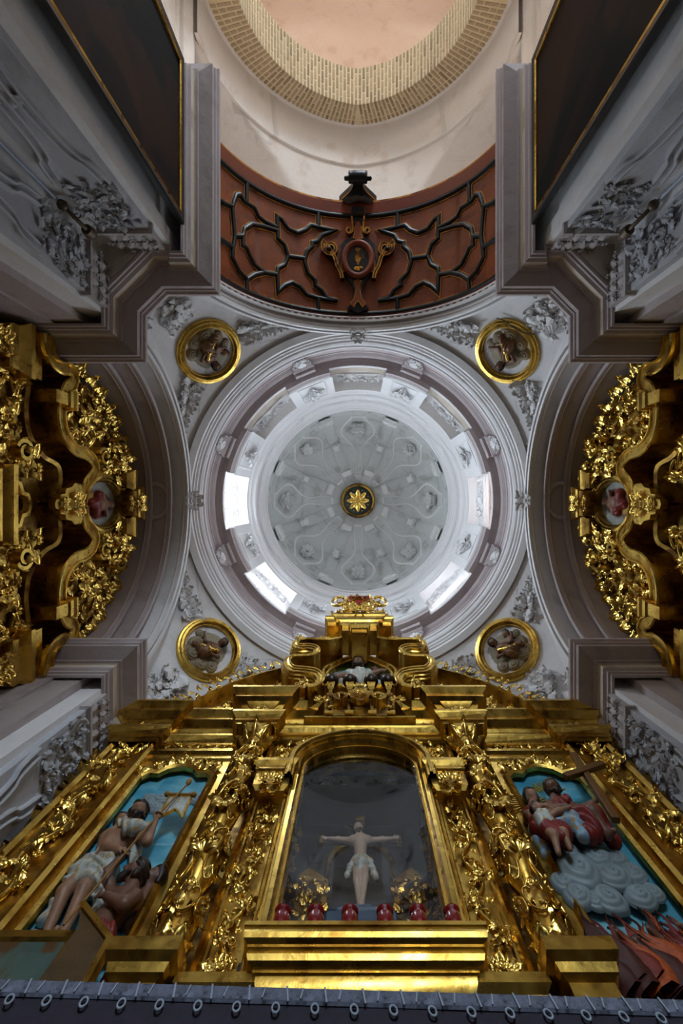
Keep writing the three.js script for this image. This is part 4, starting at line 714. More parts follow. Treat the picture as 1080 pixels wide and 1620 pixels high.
// ------------------------------------------------------------------ main altarpiece (local: x across, y height, z out from the wall)
const ret = group('main_altarpiece', 0.02, 0, -H + 0.002); tag(ret, 'large carved and gilded altarpiece with a glazed central niche', 'altarpiece');
const rp = (name, geo, mat = MAT.gold, label) => mesh(name, geo, mat, ret, label);
const sides = [-1, 1];
const mx = (list, s) => s > 0 ? list.flat(Infinity) : all(list, new M4().makeScale(-1, 1, 1));
const roundMould = (w) => [[-w, 0], [-w, w * 0.6], [-w * 0.6, w * 0.7], [-w * 0.3, w * 1.2], [w * 0.2, w * 1.3], [w * 0.5, w * 0.9], [w * 0.6, w * 0.5], [w, w * 0.4], [w, 0]];
const nichePath = (half, y0, spring, rise, n = 24) => [[-half, y0], ...arc(0, spring, half, PI, 0, n, rise), [half, y0]];
{ // boards behind everything
  const lun = arc(0, 5.0, 2.42, 0, PI, 40);
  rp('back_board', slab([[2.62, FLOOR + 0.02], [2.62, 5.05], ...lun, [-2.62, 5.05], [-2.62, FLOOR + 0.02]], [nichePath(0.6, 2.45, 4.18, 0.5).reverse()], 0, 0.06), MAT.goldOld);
  for (const s of sides) {
    // gilded strip that follows the wall arch above the cornice
    const p = arc(0, 5.0, 2.3, 0.12, 1.25, 24);
    rp('arch_strip', mx([sweep(p, [[-0.09, 0.05], [-0.09, 0.12], [-0.06, 0.16], [0, 0.14], [0.06, 0.16], [0.09, 0.2], [0.09, 0.05]]), sweep(p, [[0.09, 0.05], [0.095, 0.26], [0.12, 0.26], [0.12, 0.05]])], s));
    const orn = []; for (let i = 0; i < 30; i++) { const a = 0.14 + i * 0.037, q = [2.3 * cos(a), 5.0 + 2.3 * sin(a)]; orn.push(at(LEAVES[1 + i % 4], T(q[0], q[1], 0.14, 0, 0, a + (i % 2 ? 0.5 : -0.5), 0.17)), at(i % 3 ? SCROLLS[i % 2] : FLOWER, T(q[0] * 0.985, q[1] - 0.02, 0.14, 0, 0, a, 0.075))); }
    for (let i = 0; i < 22; i++) { const a = 0.14 + i * 0.05; orn.push(at(LEAVES[i % 5], T(2.42 * cos(a), 5.0 + 2.42 * sin(a), 0.22, 0, 0, a - PI / 2 - 0.4, 0.12))); }
    rp('arch_strip_leaves', mx(orn, s), MAT.goldOrn);
    rp('spandrel_carving', mx(foliage([[1.1, 5.35], [2.0, 5.35], [1.8, 5.9], [1.15, 6.5]], 0.24, 410 + s, 0.06), s), MAT.goldOrn);
  }
}
for (const s of sides) {
  // outer pilaster strip with a vine, flame leaves along its outer edge
  rp('outer_pilaster', mx([bx(2.12, 2.56, 1.2, 4.86, 0.04, 0.24), sweep([[2.13, 1.2], [2.13, 4.86]], [[0.03, 0.2], [0.03, 0.27], [0.0, 0.29], [-0.04, 0.27], [-0.05, 0.235]]), sweep([[2.55, 1.2], [2.55, 4.86]], [[0.05, 0.235], [0.04, 0.27], [0.0, 0.29], [-0.03, 0.27], [-0.03, 0.2]])], s));
  rp('vine_carving', mx(all(vine(3.4, 0.34, 500 + s), T(2.34, 1.35, 0.24, 0, 0, 0, [1, 1, 1.25])), s), MAT.goldOrn);
  const r = rng(77 + s), fl = []; for (let y = 1.5; y < 4.7; y += 0.14) fl.push(at(LEAVES[2 + floor(r() * 3)], T(2.55, y, 0.15, 0, 0.2, -0.7 - 0.5 * r(), 0.14 + 0.12 * r())));
  rp('flame_leaves', mx(fl, s), MAT.goldOld);
  // frame of the relief panel, with scalloped top
  const top = [[1.36, 4.24], [1.42, 4.30], [1.5, 4.29], [1.56, 4.36], [1.7, 4.40], [1.84, 4.36], [1.9, 4.29], [1.98, 4.30], [2.04, 4.24]];
  const inner = [[2.06, 2.0], [2.06, 4.24], ...top.slice().reverse(), [1.34, 4.24], [1.34, 2.0]];
  rp('panel_frame', mx([slab([[1.28, 1.9], [2.13, 1.9], [2.13, 4.62], [1.28, 4.62]], [inner.slice().reverse()], 0.05, 0.2), sweep(inner.slice(), [[0.05, 0.2], [0.045, 0.235], [0.015, 0.25], [0.0, 0.235], [-0.01, 0.2]], {})], s));
  rp('panel_crest', mx([...top.slice(1, -1).flatMap(([x, y], i) => [at(LEAVES[i % 5], T(x, y + 0.02, 0.2, 0, 0, (i - 3) * -0.3, 0.15)), at(SCROLLS[i % 2], T(x, y + 0.05, 0.2, 0, 0, i, 0.07))]), ...all(vine(0.62, 0.13, 520), T(1.39, 4.45, 0.2, 0, 0, -PI / 2)), at(SHELL, T(1.7, 4.4, 0.22, 0, 0, 0, 0.1))], s), MAT.goldOrn);
  rp('panel_entablature', mx([sweep([[1.26, 0.05], [1.26, 0.2], [2.14, 0.2], [2.14, 0.05]], [[0, 4.5], [0.02, 4.52], [0.02, 4.58], [0.05, 4.6], [0.05, 4.64], [0, 4.66]], { map: (x, d, y) => [x, y, d] })], s));
  rp('frieze_carving', mx(all([...vine(0.7, 0.2, 530 + s), ...vine(0.7, 0.16, 531)], T(1.36, 4.77, 0.2, 0, 0, -PI / 2)), s), MAT.goldOrn);
  // inner flat pilaster beside the niche
  rp('inner_pilaster', mx([bx(0.61, 0.9, 2.28, 4.66, 0.04, 0.26), sweep([[0.62, 2.3], [0.62, 4.62]], [[0.02, 0.2], [0.02, 0.3], [-0.015, 0.315], [-0.03, 0.29], [-0.045, 0.29], [-0.05, 0.255]]), sweep([[0.89, 2.3], [0.89, 4.62]], [[0.05, 0.255], [0.045, 0.29], [0.03, 0.29], [0.015, 0.315], [-0.02, 0.3], [-0.02, 0.2]])], s));
  rp('vine_carving', mx(all(vine(1.2, 0.22, 540 + s), T(0.755, 2.52, 0.26, 0, 0, 0, [1, 1, 1.3])), s), MAT.goldOrn);
  rp('pilaster_foot_carving', mx(all(cluster(0.13, 542), T(0.755, 2.42, 0.27)), s), MAT.goldOrn);
  rp('console', mx([at(block(0.755, 0.3, 0.3, 0.2, [[-0.03, 3.78], [0, 3.82], [0, 4.0], [0.02, 4.01], [0.02, 4.05], [0.05, 4.09], [0.05, 4.13], [0, 4.14]]), T(0, 0, 0))], s));
  rp('console_carving', mx([...all(cluster(0.14, 544), T(0.755, 3.86, 0.4)), ...all([CSCROLLS[0]], T(0.69, 3.74, 0.38, 0, 0, 0.3, 0.09)), ...all([CSCROLLS[1]], T(0.82, 3.74, 0.38, 0, 0, -0.3, 0.09)), at(LEAVES[0], T(0.755, 3.8, 0.38, 0, 0, PI, 0.2))], s), MAT.goldOrn);
  rp('upper_vine_carving', mx(all(vine(0.44, 0.2, 546), T(0.755, 4.16, 0.27, 0, 0, 0, [1, 1, 1.3])), s), MAT.goldOrn);
  // pedestals under the pilaster and the column
  rp('pedestal', mx([block(0.72, 0.2, 0.26, 0.34, [[0, 0.9], [0, 1.9], [0.02, 1.93], [0.03, 1.98], [0.03, 2.02], [0.0, 2.04], [0.0, 2.12], [0.03, 2.14], [0.04, 2.18], [0.07, 2.21], [0.07, 2.26], [0.03, 2.28], [0, 2.3]])], s));
  rp('pedestal', mx([block(1.09, 0.3, 0.22, 0.38, [[0, 0.9], [0, 1.92], [0.02, 1.95], [0.03, 2.0], [0.03, 2.04], [0.0, 2.06], [0.0, 2.16], [0.03, 2.18], [0.04, 2.22], [0.07, 2.25], [0.07, 2.32], [0.02, 2.34], [0, 2.36]])], s));
  // carved column: turned core wrapped in leaves, shells and volutes
  const core = turned([[0, 2.34], [0.13, 2.34], [0.14, 2.38], [0.12, 2.42], [0.1, 2.46], [0.12, 2.56], [0.125, 2.64], [0.09, 2.74], [0.07, 2.8], [0.1, 2.88], [0.12, 3.0], [0.13, 3.15], [0.1, 3.26], [0.075, 3.32], [0.095, 3.38], [0.11, 3.5], [0.13, 3.66], [0.11, 3.76], [0.08, 3.84], [0.1, 3.92], [0.11, 4.05], [0.12, 4.2], [0.09, 4.3], [0.085, 4.4], [0.1, 4.46], [0.12, 4.6], [0, 4.6]], 16);
  const cr = rng(600), orn = [];
  const around = (y, n, R, a0, fn) => { for (let k = 0; k < n; k++) { const a = a0 + 2 * PI * k / n; if (cos(a) < -0.35) continue; orn.push(...[fn(k)].flat().map((g) => at(g, new M4().makeRotationY(a).setPosition(0, y, 0).multiply(T(0, 0, R))))); } };
  for (const [y, R, sc, dir] of [[2.42, 0.1, 0.12, 0], [2.52, 0.1, 0.13, 0], [2.66, 0.11, 0.13, PI], [2.84, 0.07, 0.16, 0], [3.0, 0.1, 0.15, 0], [3.16, 0.11, 0.15, PI], [3.36, 0.07, 0.16, 0], [3.52, 0.1, 0.15, 0], [3.66, 0.11, 0.16, PI], [3.88, 0.08, 0.16, 0], [4.04, 0.1, 0.15, 0], [4.2, 0.1, 0.15, PI], [4.36, 0.08, 0.16, 0]]) around(y, 10, R, cr(), () => at(pick(cr, LEAVES), T(0, 0, -0.01, 0, 0, dir + (cr() - 0.5) * 0.8, sc)));
  for (const y of [2.62, 3.12, 3.62, 4.14]) { around(y, 6, 0.115, 0.3 + y, (k) => [at(CSCROLLS[k % 2], T(0, 0, 0.0, 0, 0, 0.5, [0.1, 0.12, 0.12])), at(FLOWER, T(0, 0.1, 0.02, 0, 0, 0, 0.05))]); around(y + 0.2, 6, 0.085, y, (k) => at(SCROLLS[k % 2], T(0, -0.1, 0.01, 0, 0, 0.2, 0.085))); }
  around(2.98, 3, 0.11, 0, () => at(SHELL, T(0, 0, 0.0, 0, 0, 0, 0.11))); around(3.5, 3, 0.11, 0, () => at(SHELL, T(0, 0, 0.0, 0, 0, PI, 0.12))); around(4.0, 3, 0.11, 0, () => at(SHELL, T(0, 0, 0.0, 0, 0, 0, 0.1)));
  for (const y of [2.9, 3.42, 3.95]) for (const t of sides) orn.push(at(CSCROLLS[t > 0 ? 1 : 0], T(t * 0.1, y, 0.06, 0, t * 0.5, 0, [0.1, 0.15, 0.12])));
  rp('column_core', mx(all([core], T(1.04, 0, 0.36, 0, 0, 0, [0.88, 1, 1])), s));
  rp('column_carving', mx(all(orn, T(1.04, 0, 0.36, 0, 0, 0, [0.88, 1, 1])), s), MAT.goldOrn);
  rp('column_capital', mx([block(1.04, 0.36, 0.2, 0.2, [[0.0, 4.58], [0.03, 4.62], [0.04, 4.66], [0.02, 4.7]]), ...all([0, 1, 2, 3, 4].map((k) => { const a = (k - 2) * 0.7; return at(LEAVES[0], new M4().makeRotationY(a).setPosition(0, 4.44, 0).multiply(T(0, 0, 0.09, 0.35, 0, 0, [0.14, 0.24, 0.25]))); }), T(1.04, 0, 0.36, 0, 0, 0, [0.88, 1, 1]))], s), MAT.goldOrn);
}
// entablature with breaks forward over columns and pilasters
{
  const half = [[0.6, 0.30], [0.88, 0.30], [0.88, 0.46], [1.26, 0.46], [1.26, 0.2], [2.1, 0.2], [2.1, 0.3], [2.58, 0.3], [2.58, 0.02]], mp = (x, d, y) => [x, y, d];
  const arch = [[0, 4.68], [0.02, 4.69], [0.02, 4.735], [0.04, 4.74], [0.04, 4.78], [0.075, 4.81], [0.09, 4.83], [0.09, 4.865], [0, 4.87]];
  const corn = [[0, 4.87], [0, 4.98], [0.03, 5.0], [0.05, 5.04], [0.05, 5.065], [0.13, 5.10], [0.13, 5.16], [0.165, 5.19], [0.19, 5.21], [0.19, 5.25], [0, 5.26], [-0.3, 5.26]];
  rp('architrave', sweep([...half.slice().reverse().map(([x, d]) => [-x, d]), ...half], arch, { map: mp, crease: 0.3 }));
  rp('architrave_soffit', [bx(-2.56, 2.56, 4.66, 4.7, 0.02, 0.2), ...sides.map((s) => bx(min(s * 0.89, s * 1.25), max(s * 0.89, s * 1.25), 4.67, 4.71, 0.1, 0.455)), bx(-0.88, 0.88, 4.67, 4.7, 0.1, 0.295)], MAT.goldOld);
  for (const s of sides) {
    const q = [[0.6, 0.06], ...half].map(([x, d]) => [s * x, d]); const p = s > 0 ? q : q.reverse();
    rp('cornice', sweep(p, corn, { map: mp, crease: 0.3 }));
    rp('frieze_block', mx([block(1.07, 0.4, 0.26, 0.2, [[0, 4.86], [0.02, 4.87], [0.02, 4.9], [0, 4.91], [0, 5.0], [0.03, 5.03], [0.05, 5.06]])], s));
    rp('frieze_carving', mx([...all(cluster(0.1, 620), T(1.07, 4.94, 0.51)), ...all(cluster(0.1, 621), T(0.74, 4.93, 0.31)), ...all(vine(0.66, 0.11, 622), T(1.4, 4.93, 0.21, 0, 0, -PI / 2)), ...all(cluster(0.12, 624), T(2.34, 4.93, 0.31))], s), MAT.goldOrn);
  }
}
// niche: frame, outer arch, box, glass
{
  const f = nichePath(0.55, 2.5, 4.17, 0.4), o = nichePath(0.6, 3.9, 4.14, 0.46);
  rp('niche_frame', [sweep(f, [[0.06, 0.2], [0.06, 0.34], [0.045, 0.36], [0.03, 0.36], [0.02, 0.385], [-0.01, 0.39], [-0.025, 0.36], [-0.03, 0.34], [-0.045, 0.34], [-0.05, 0.3], [-0.05, 0.22]], { crease: 0.4 })]);
  rp('niche_arch_moulding', [sweep(o, [[0.07, 0.3], [0.07, 0.42], [0.05, 0.44], [0.03, 0.44], [0.02, 0.46], [0.0, 0.46], [-0.01, 0.43], [-0.02, 0.43], [-0.02, 0.3]], { crease: 0.4 })]);
  rp('niche_spandrel', slab([[-0.64, 4.1], [-0.64, 4.7], [0.64, 4.7], [0.64, 4.1]], [[...arc(0, 4.14, 0.62, PI, 0, 24, 0.48), [0.62, 4.1], [-0.62, 4.1]].map((p) => p)], 0.22, 0.3));
  rp('spandrel_carving', sides.flatMap((s) => mx([...foliage([[0.36, 4.62], [0.62, 4.4], [0.62, 4.64]], 0.1, 640 + s, 0.3), ...all(spray(0.3, 0.12, 641), T(0.6, 4.64, 0.3, 0, 0, 1.4))], s)), MAT.goldOrn);
  const dark = new THREE.MeshStandardMaterial({ map: mottled([0.2, 0.17, 0.16], 0.35, 128, [1, 1]), roughness: 0.7, side: THREE.DoubleSide });
  rp('niche_box', [bx(-0.66, -0.62, 2.4, 4.8, -0.62, 0.2), bx(0.62, 0.66, 2.4, 4.8, -0.62, 0.2), bx(-0.66, 0.66, 4.76, 4.8, -0.62, 0.2), bx(-0.66, 0.66, 2.4, 2.44, -0.62, 0.3), bx(-0.66, 0.66, 2.4, 4.8, -0.66, -0.62)], dark);
  rp('niche_side_carving', sides.flatMap((s) => mx([slab([[0.26, 2.45], [0.5, 2.45], [0.5, 3.35], [0.42, 3.42], [0.26, 3.3]], [], -0.3, -0.27), ...foliage([[0.28, 2.7], [0.48, 2.7], [0.48, 3.3], [0.28, 3.25]], 0.13, 650, -0.27), ...all(vine(1.2, 0.12, 651), T(0.58, 2.6, -0.2, 0, -0.8, 0))].map((g) => at(g, T(0, 0.36, 0))), s)), MAT.goldOld);
  rp('niche_back_frame', [sweep(nichePath(0.3, 2.6, 4.2, 0.3), [[0.03, -0.62], [0.03, -0.58], [0, -0.57], [-0.03, -0.58], [-0.03, -0.62]]), bx(-0.28, 0.28, 3.44, 3.47, -0.62, -0.56), bx(-0.28, 0.28, 3.54, 3.56, -0.62, -0.56)], MAT.goldOld);
  const gp = nichePath(0.54, 2.5, 4.17, 0.39); rp('niche_glass', new THREE.ShapeGeometry(new THREE.Shape(gp.map(([x, y]) => new THREE.Vector2(x, y)))).translate(0, 0, 0.3), new THREE.MeshPhysicalMaterial({ color: '#ffffff', transmission: 1, roughness: 0.015, thickness: 0, ior: 1.5, side: THREE.DoubleSide }), 'clear reflecting pane of the niche');
  // moulded shelf in front
  rp('niche_shelf', block(0.02, 0.28, 1.1, 0.34, [[-0.12, 2.06], [-0.09, 2.065], [-0.09, 2.08], [-0.075, 2.085], [-0.055, 2.1], [-0.045, 2.125], [-0.045, 2.14], [-0.035, 2.145], [-0.035, 2.155], [-0.03, 2.16], [-0.01, 2.2], [-0.005, 2.235], [0.01, 2.235], [0.01, 2.25], [0.02, 2.252], [0.04, 2.265], [0.05, 2.29], [0.045, 2.315], [0.055, 2.318], [0.055, 2.332], [0.065, 2.335], [0.078, 2.345], [0.085, 2.37], [0.08, 2.4], [0.09, 2.403], [0.09, 2.425], [0.06, 2.43]]));
  rp('shelf_apron', [bx(-0.5, 0.54, 1.2, 2.07, 0.04, 0.3)], MAT.goldOld);
}
// attic: leaning mixtilinear frame, painted relief, crest
const lean = (x, y, w) => [x, y, 0.63 + 0.16 * (y - 5.2) + w];
{
  const pts = [[0.61, 5.21], [0.5, 5.26], [0.47, 5.36], [0.535, 5.5], [0.70, 5.555], [0.813, 5.575], [0.9, 5.68], [0.927, 5.82], [0.87, 5.91], [0.68, 5.93], [0.585, 5.98], [0.59, 6.09], [0.687, 6.145], [0.8, 6.14], [0.88, 6.2], [0.88, 6.32], [0.805, 6.385], [0.62, 6.39], [0.44, 6.38], [0.25, 6.44]];
  const cur = new THREE.CatmullRomCurve3(pts.map(([x, y]) => new V3(x, y, 0)), false, 'centripetal').getPoints(110).map((p) => [p.x, p.y]);
  for (const s of sides) {
    const p = s > 0 ? cur : cur.map(([x, y]) => [-x, y]).reverse(); const q = p;
    rp('attic_frame', [sweep(q, [[0.06, -0.45], [0.06, 0.04], [0.05, 0.05], [0.03, 0.05], [0.03, 0.035], [0.01, 0.03], [0.01, 0.02], [-0.035, 0.02], [-0.035, -0.01], [-0.05, -0.02], [-0.05, -0.05], [-0.065, -0.06], [-0.065, -0.28], [-0.085, -0.29], [-0.1, -0.34], [-0.12, -0.36], [-0.12, -0.42]], { map: lean, crease: 0.3 })]);
    rp('attic_corner_carving', all([...foliage([[0.55, 5.3], [0.8, 5.3], [0.62, 5.45]], 0.12, 660, 0), ...foliage([[0.36, 5.3], [0.5, 5.3], [0.5, 5.5], [0.36, 5.5]], 0.12, 661, 0), ...all(cluster(0.1, 662), T(0.84, 6.42, 0.05)), ...all(cluster(0.1, 663), T(0.5, 6.46, 0.02))], T(0, 0, 0)).map((g) => mx([g], s)[0]).map((g) => { const a = g.attributes.position; for (let i = 0; i < a.count; i++) a.setXYZ(i, ...lean(a.getX(i), a.getY(i), a.getZ(i) - 0.05)); return g; }), MAT.goldOrn);
  }
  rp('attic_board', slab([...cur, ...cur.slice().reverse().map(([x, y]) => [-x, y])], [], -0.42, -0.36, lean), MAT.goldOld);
  const ov = Array.from({ length: 48 }, (_, i) => { const a = 2 * PI * i / 48, k = 1 + 0.06 * cos(4 * a); return [0.42 * k * cos(a), 5.9 + 0.37 * k * sin(a)]; });
  rp('relief_frame', sweep(ov, [[-0.06, -0.36], [-0.06, -0.2], [-0.04, -0.17], [-0.01, -0.17], [0.01, -0.2], [0.04, -0.2], [0.05, -0.24], [0.05, -0.36]], { closed: true, map: lean, crease: 0.6 }));
  // stepped block, arms and crest
  const Lb = (x0, x1, y0, y1, d) => block((x0 + x1) / 2, 0, x1 - x0, d, [[0, y0], [0.0, y0 + (y1 - y0) * 0.5], [0.02, y0 + (y1 - y0) * 0.55], [0.03, y0 + (y1 - y0) * 0.7], [0.05, y0 + (y1 - y0) * 0.78], [0.05, y1], [0, y1]]);
  const shear = (g) => { const a = g.attributes.position; for (let i = 0; i < a.count; i++) a.setXYZ(i, ...lean(a.getX(i), a.getY(i), a.getZ(i))); return g; };
  rp('crest_block', [shear(Lb(-0.24, 0.24, 6.3, 6.62, 0.34)), shear(Lb(-0.1, 0.1, 6.16, 6.34, 0.42)), shear(Lb(-0.46, -0.3, 6.6, 6.84, 0.22)), shear(Lb(0.3, 0.46, 6.6, 6.84, 0.22)), shear(Lb(-0.34, 0.34, 6.62, 6.84, 0.3))]);
  const crest = [...cluster(0.34, 670).map((g) => at(g, T(0, 7.02, 0.12))), ...all(cluster(0.22, 671), T(0, 6.92, 0.16, 0, 0, PI)), ...all(foliage([[-0.4, 6.9], [0.4, 6.9], [0.32, 7.15], [-0.32, 7.15]], 0.17, 672, 0.04), T(0, 0, 0.04)), ...all(foliage(arc(0, 7.52, 0.31, 0, 2 * PI, 20, 0.28), 0.16, 673, 0.02), T(0, 0, 0))];
  for (const s of sides) crest.push(at(CSCROLLS[s > 0 ? 0 : 1], T(s * 0.27, 7.5, 0.06, 0, 0, 0, 0.26)), at(CSCROLLS[s > 0 ? 1 : 0], T(s * 0.2, 7.22, 0.1, 0, 0, 0.4 * s, 0.18)), at(SCROLLS[s > 0 ? 1 : 0], T(s * 0.34, 6.88, 0.06, 0, 0, -s * 0.3, 0.16)));
  for (let k = 0; k < 9; k++) { const a = PI * (k / 8); crest.push(at(LEAVES[k % 5], T(0.25 * cos(a), 7.54 + 0.2 * sin(a), 0.02, 0, 0, a - PI / 2, 0.17))); }
  rp('crest_carving', crest.map(shear), MAT.goldOrn);
  const red = new THREE.MeshStandardMaterial({ color: '#8e1a18', roughness: 0.35 });
  const sh = [[-0.17, 0.14], [0.17, 0.14], [0.18, 0.0], [0.12, -0.12], [0, -0.18], [-0.12, -0.12], [-0.18, 0]].map(([x, y]) => [x, y + 7.52]);
  rp('crest_shield', shear(slab(sh, [], 0.1, 0.15)), red, 'red shield with a gilt monogram');
  // monogram of the crest shield: interlaced A and M
  const bar = (a, b) => { const l = hypot(b[0] - a[0], b[1] - a[1]), t = atan2(b[1] - a[1], b[0] - a[0]); return shear(at(bx(0, l, -0.009, 0.009, 0, 0.02), T(a[0], 7.5 + a[1], 0.15, 0, 0, t))); };
  rp('monogram', [bar([-0.13, -0.06], [-0.13, 0.12]), bar([0.13, -0.06], [0.13, 0.12]), bar([-0.13, 0.12], [0, -0.03]), bar([0, -0.03], [0.13, 0.12]), bar([-0.1, -0.08], [0, 0.12]), bar([0, 0.12], [0.1, -0.08]), bar([-0.06, 0.0], [0.06, 0.0])], MAT.goldOrn);
  // scrolled bracket with cartouche under the relief
  const bracket = [];
  for (const s of sides) { const v = []; for (let i = 0; i <= 30; i++) { const t = i / 30, a = t * PI * 2.7, r = 0.09 * (1 - 0.68 * t); v.push([s * (0.2 + r * cos(a - PI / 2)), 5.05 + r * sin(a - PI / 2)]); } bracket.push(sweep(v, [[-0.018, 0.5], [-0.018, 0.62], [0.018, 0.62], [0.018, 0.5]], { crease: 0.6, cap: true })); bracket.push(at(turned([[0, -0.12], [0.03, -0.12], [0.03, 0.03], [0, 0.04]], 10), T(s * 0.2, 5.05, 0.62, PI / 2, 0, 0))); }
  const car = [[0, 4.88], [0.04, 4.89], [0.05, 4.94], [0.1, 4.96], [0.11, 5.03], [0.13, 5.07], [0.1, 5.13], [0.06, 5.15], [0, 5.2]];
  bracket.push(slab([...car, ...car.slice().reverse().map(([x, y]) => [-x, y])], [], 0.58, 0.64));
  rp('scroll_bracket', bracket);
  for (const [x, y, d, R, k] of [[0, 5.04, 0.65, 0.1, 680], [0, 5.3, 0.6, 0.12, 681], [-0.42, 5.06, 0.55, 0.12, 682], [0.42, 5.06, 0.55, 0.12, 682], [-0.3, 4.98, 0.5, 0.1, 683], [0.3, 4.98, 0.5, 0.1, 683]]) rp('bracket_carving', all(cluster(R, k), T(x, y, d)), MAT.goldOrn);
  rp('attic_base', [bx(-0.6, 0.6, 4.86, 4.9, 0.1, 0.47, 0.01)]);
}
// four turned holders standing in front of the attic relief
[-0.335, -0.115, 0.135, 0.335].forEach((x, i) => {
  const g = group('gilt_holder', 0.02 + x, 4.9, -H + 0.46); g.rotation.x = 0.34; tag(g, ['leftmost', 'second from left', 'third from left', 'rightmost'][i] + ' of four gilded cup-topped holders before the upper relief', 'candle holder', 'gilded holders on the altarpiece cornice');
  mesh('stem', [bx(-0.022, 0.022, 0, 0.4, -0.022, 0.022, 0.005), block(0, 0, 0.05, 0.05, [[0.02, 0], [0.02, 0.04], [0, 0.06]]), block(0, 0, 0.044, 0.044, [[0, 0.24], [0.015, 0.26], [0.015, 0.3], [0, 0.32]])], MAT.goldOld, g);
  mesh('collar', block(0, 0, 0.05, 0.05, [[0, 0.37], [0.012, 0.39], [0.012, 0.42], [0.022, 0.44], [0.022, 0.47], [0, 0.48]]), MAT.gold, g);
  mesh('cup', turned([[0.04, 0.46], [0.07, 0.48], [0.088, 0.52], [0.085, 0.56], [0.07, 0.58], [0, 0.58]], 20), new THREE.MeshStandardMaterial({ map: mottled([0.2, 0.13, 0.07], 0.4, 64, [4, 4]), roughness: 0.35, metalness: 0.3 }), g);
});
// six red votive glasses on the shelf
[-0.44, -0.255, -0.065, 0.13, 0.315, 0.505].forEach((x, i) => {
  const g = group('votive_candle', 0.02 + x, 2.43, -H + 0.475); tag(g, ['leftmost', 'second from left', 'third from left', 'fourth from left', 'fifth from left', 'rightmost'][i] + ' red votive glass on the shelf before the niche', 'candle', 'red votive glasses on the niche shelf');
  const redGlass = new THREE.MeshPhysicalMaterial({ color: '#7d0a15', roughness: 0.25, clearcoat: 0.5, side: THREE.DoubleSide });
  mesh('glass', turned([[0, 0], [0.036, 0], [0.044, 0.02], [0.047, 0.05], [0.046, 0.085], [0.038, 0.1], [0.047, 0.112], [0.048, 0.122], [0.043, 0.124], [0.036, 0.105], [0, 0.1]], 18), redGlass, g);
  mesh('wax', turned([[0, 0.105], [0.038, 0.105], [0.036, 0.11], [0, 0.112]], 14), new THREE.MeshStandardMaterial({ color: '#d9a9a0', roughness: 0.6 }), g);
});

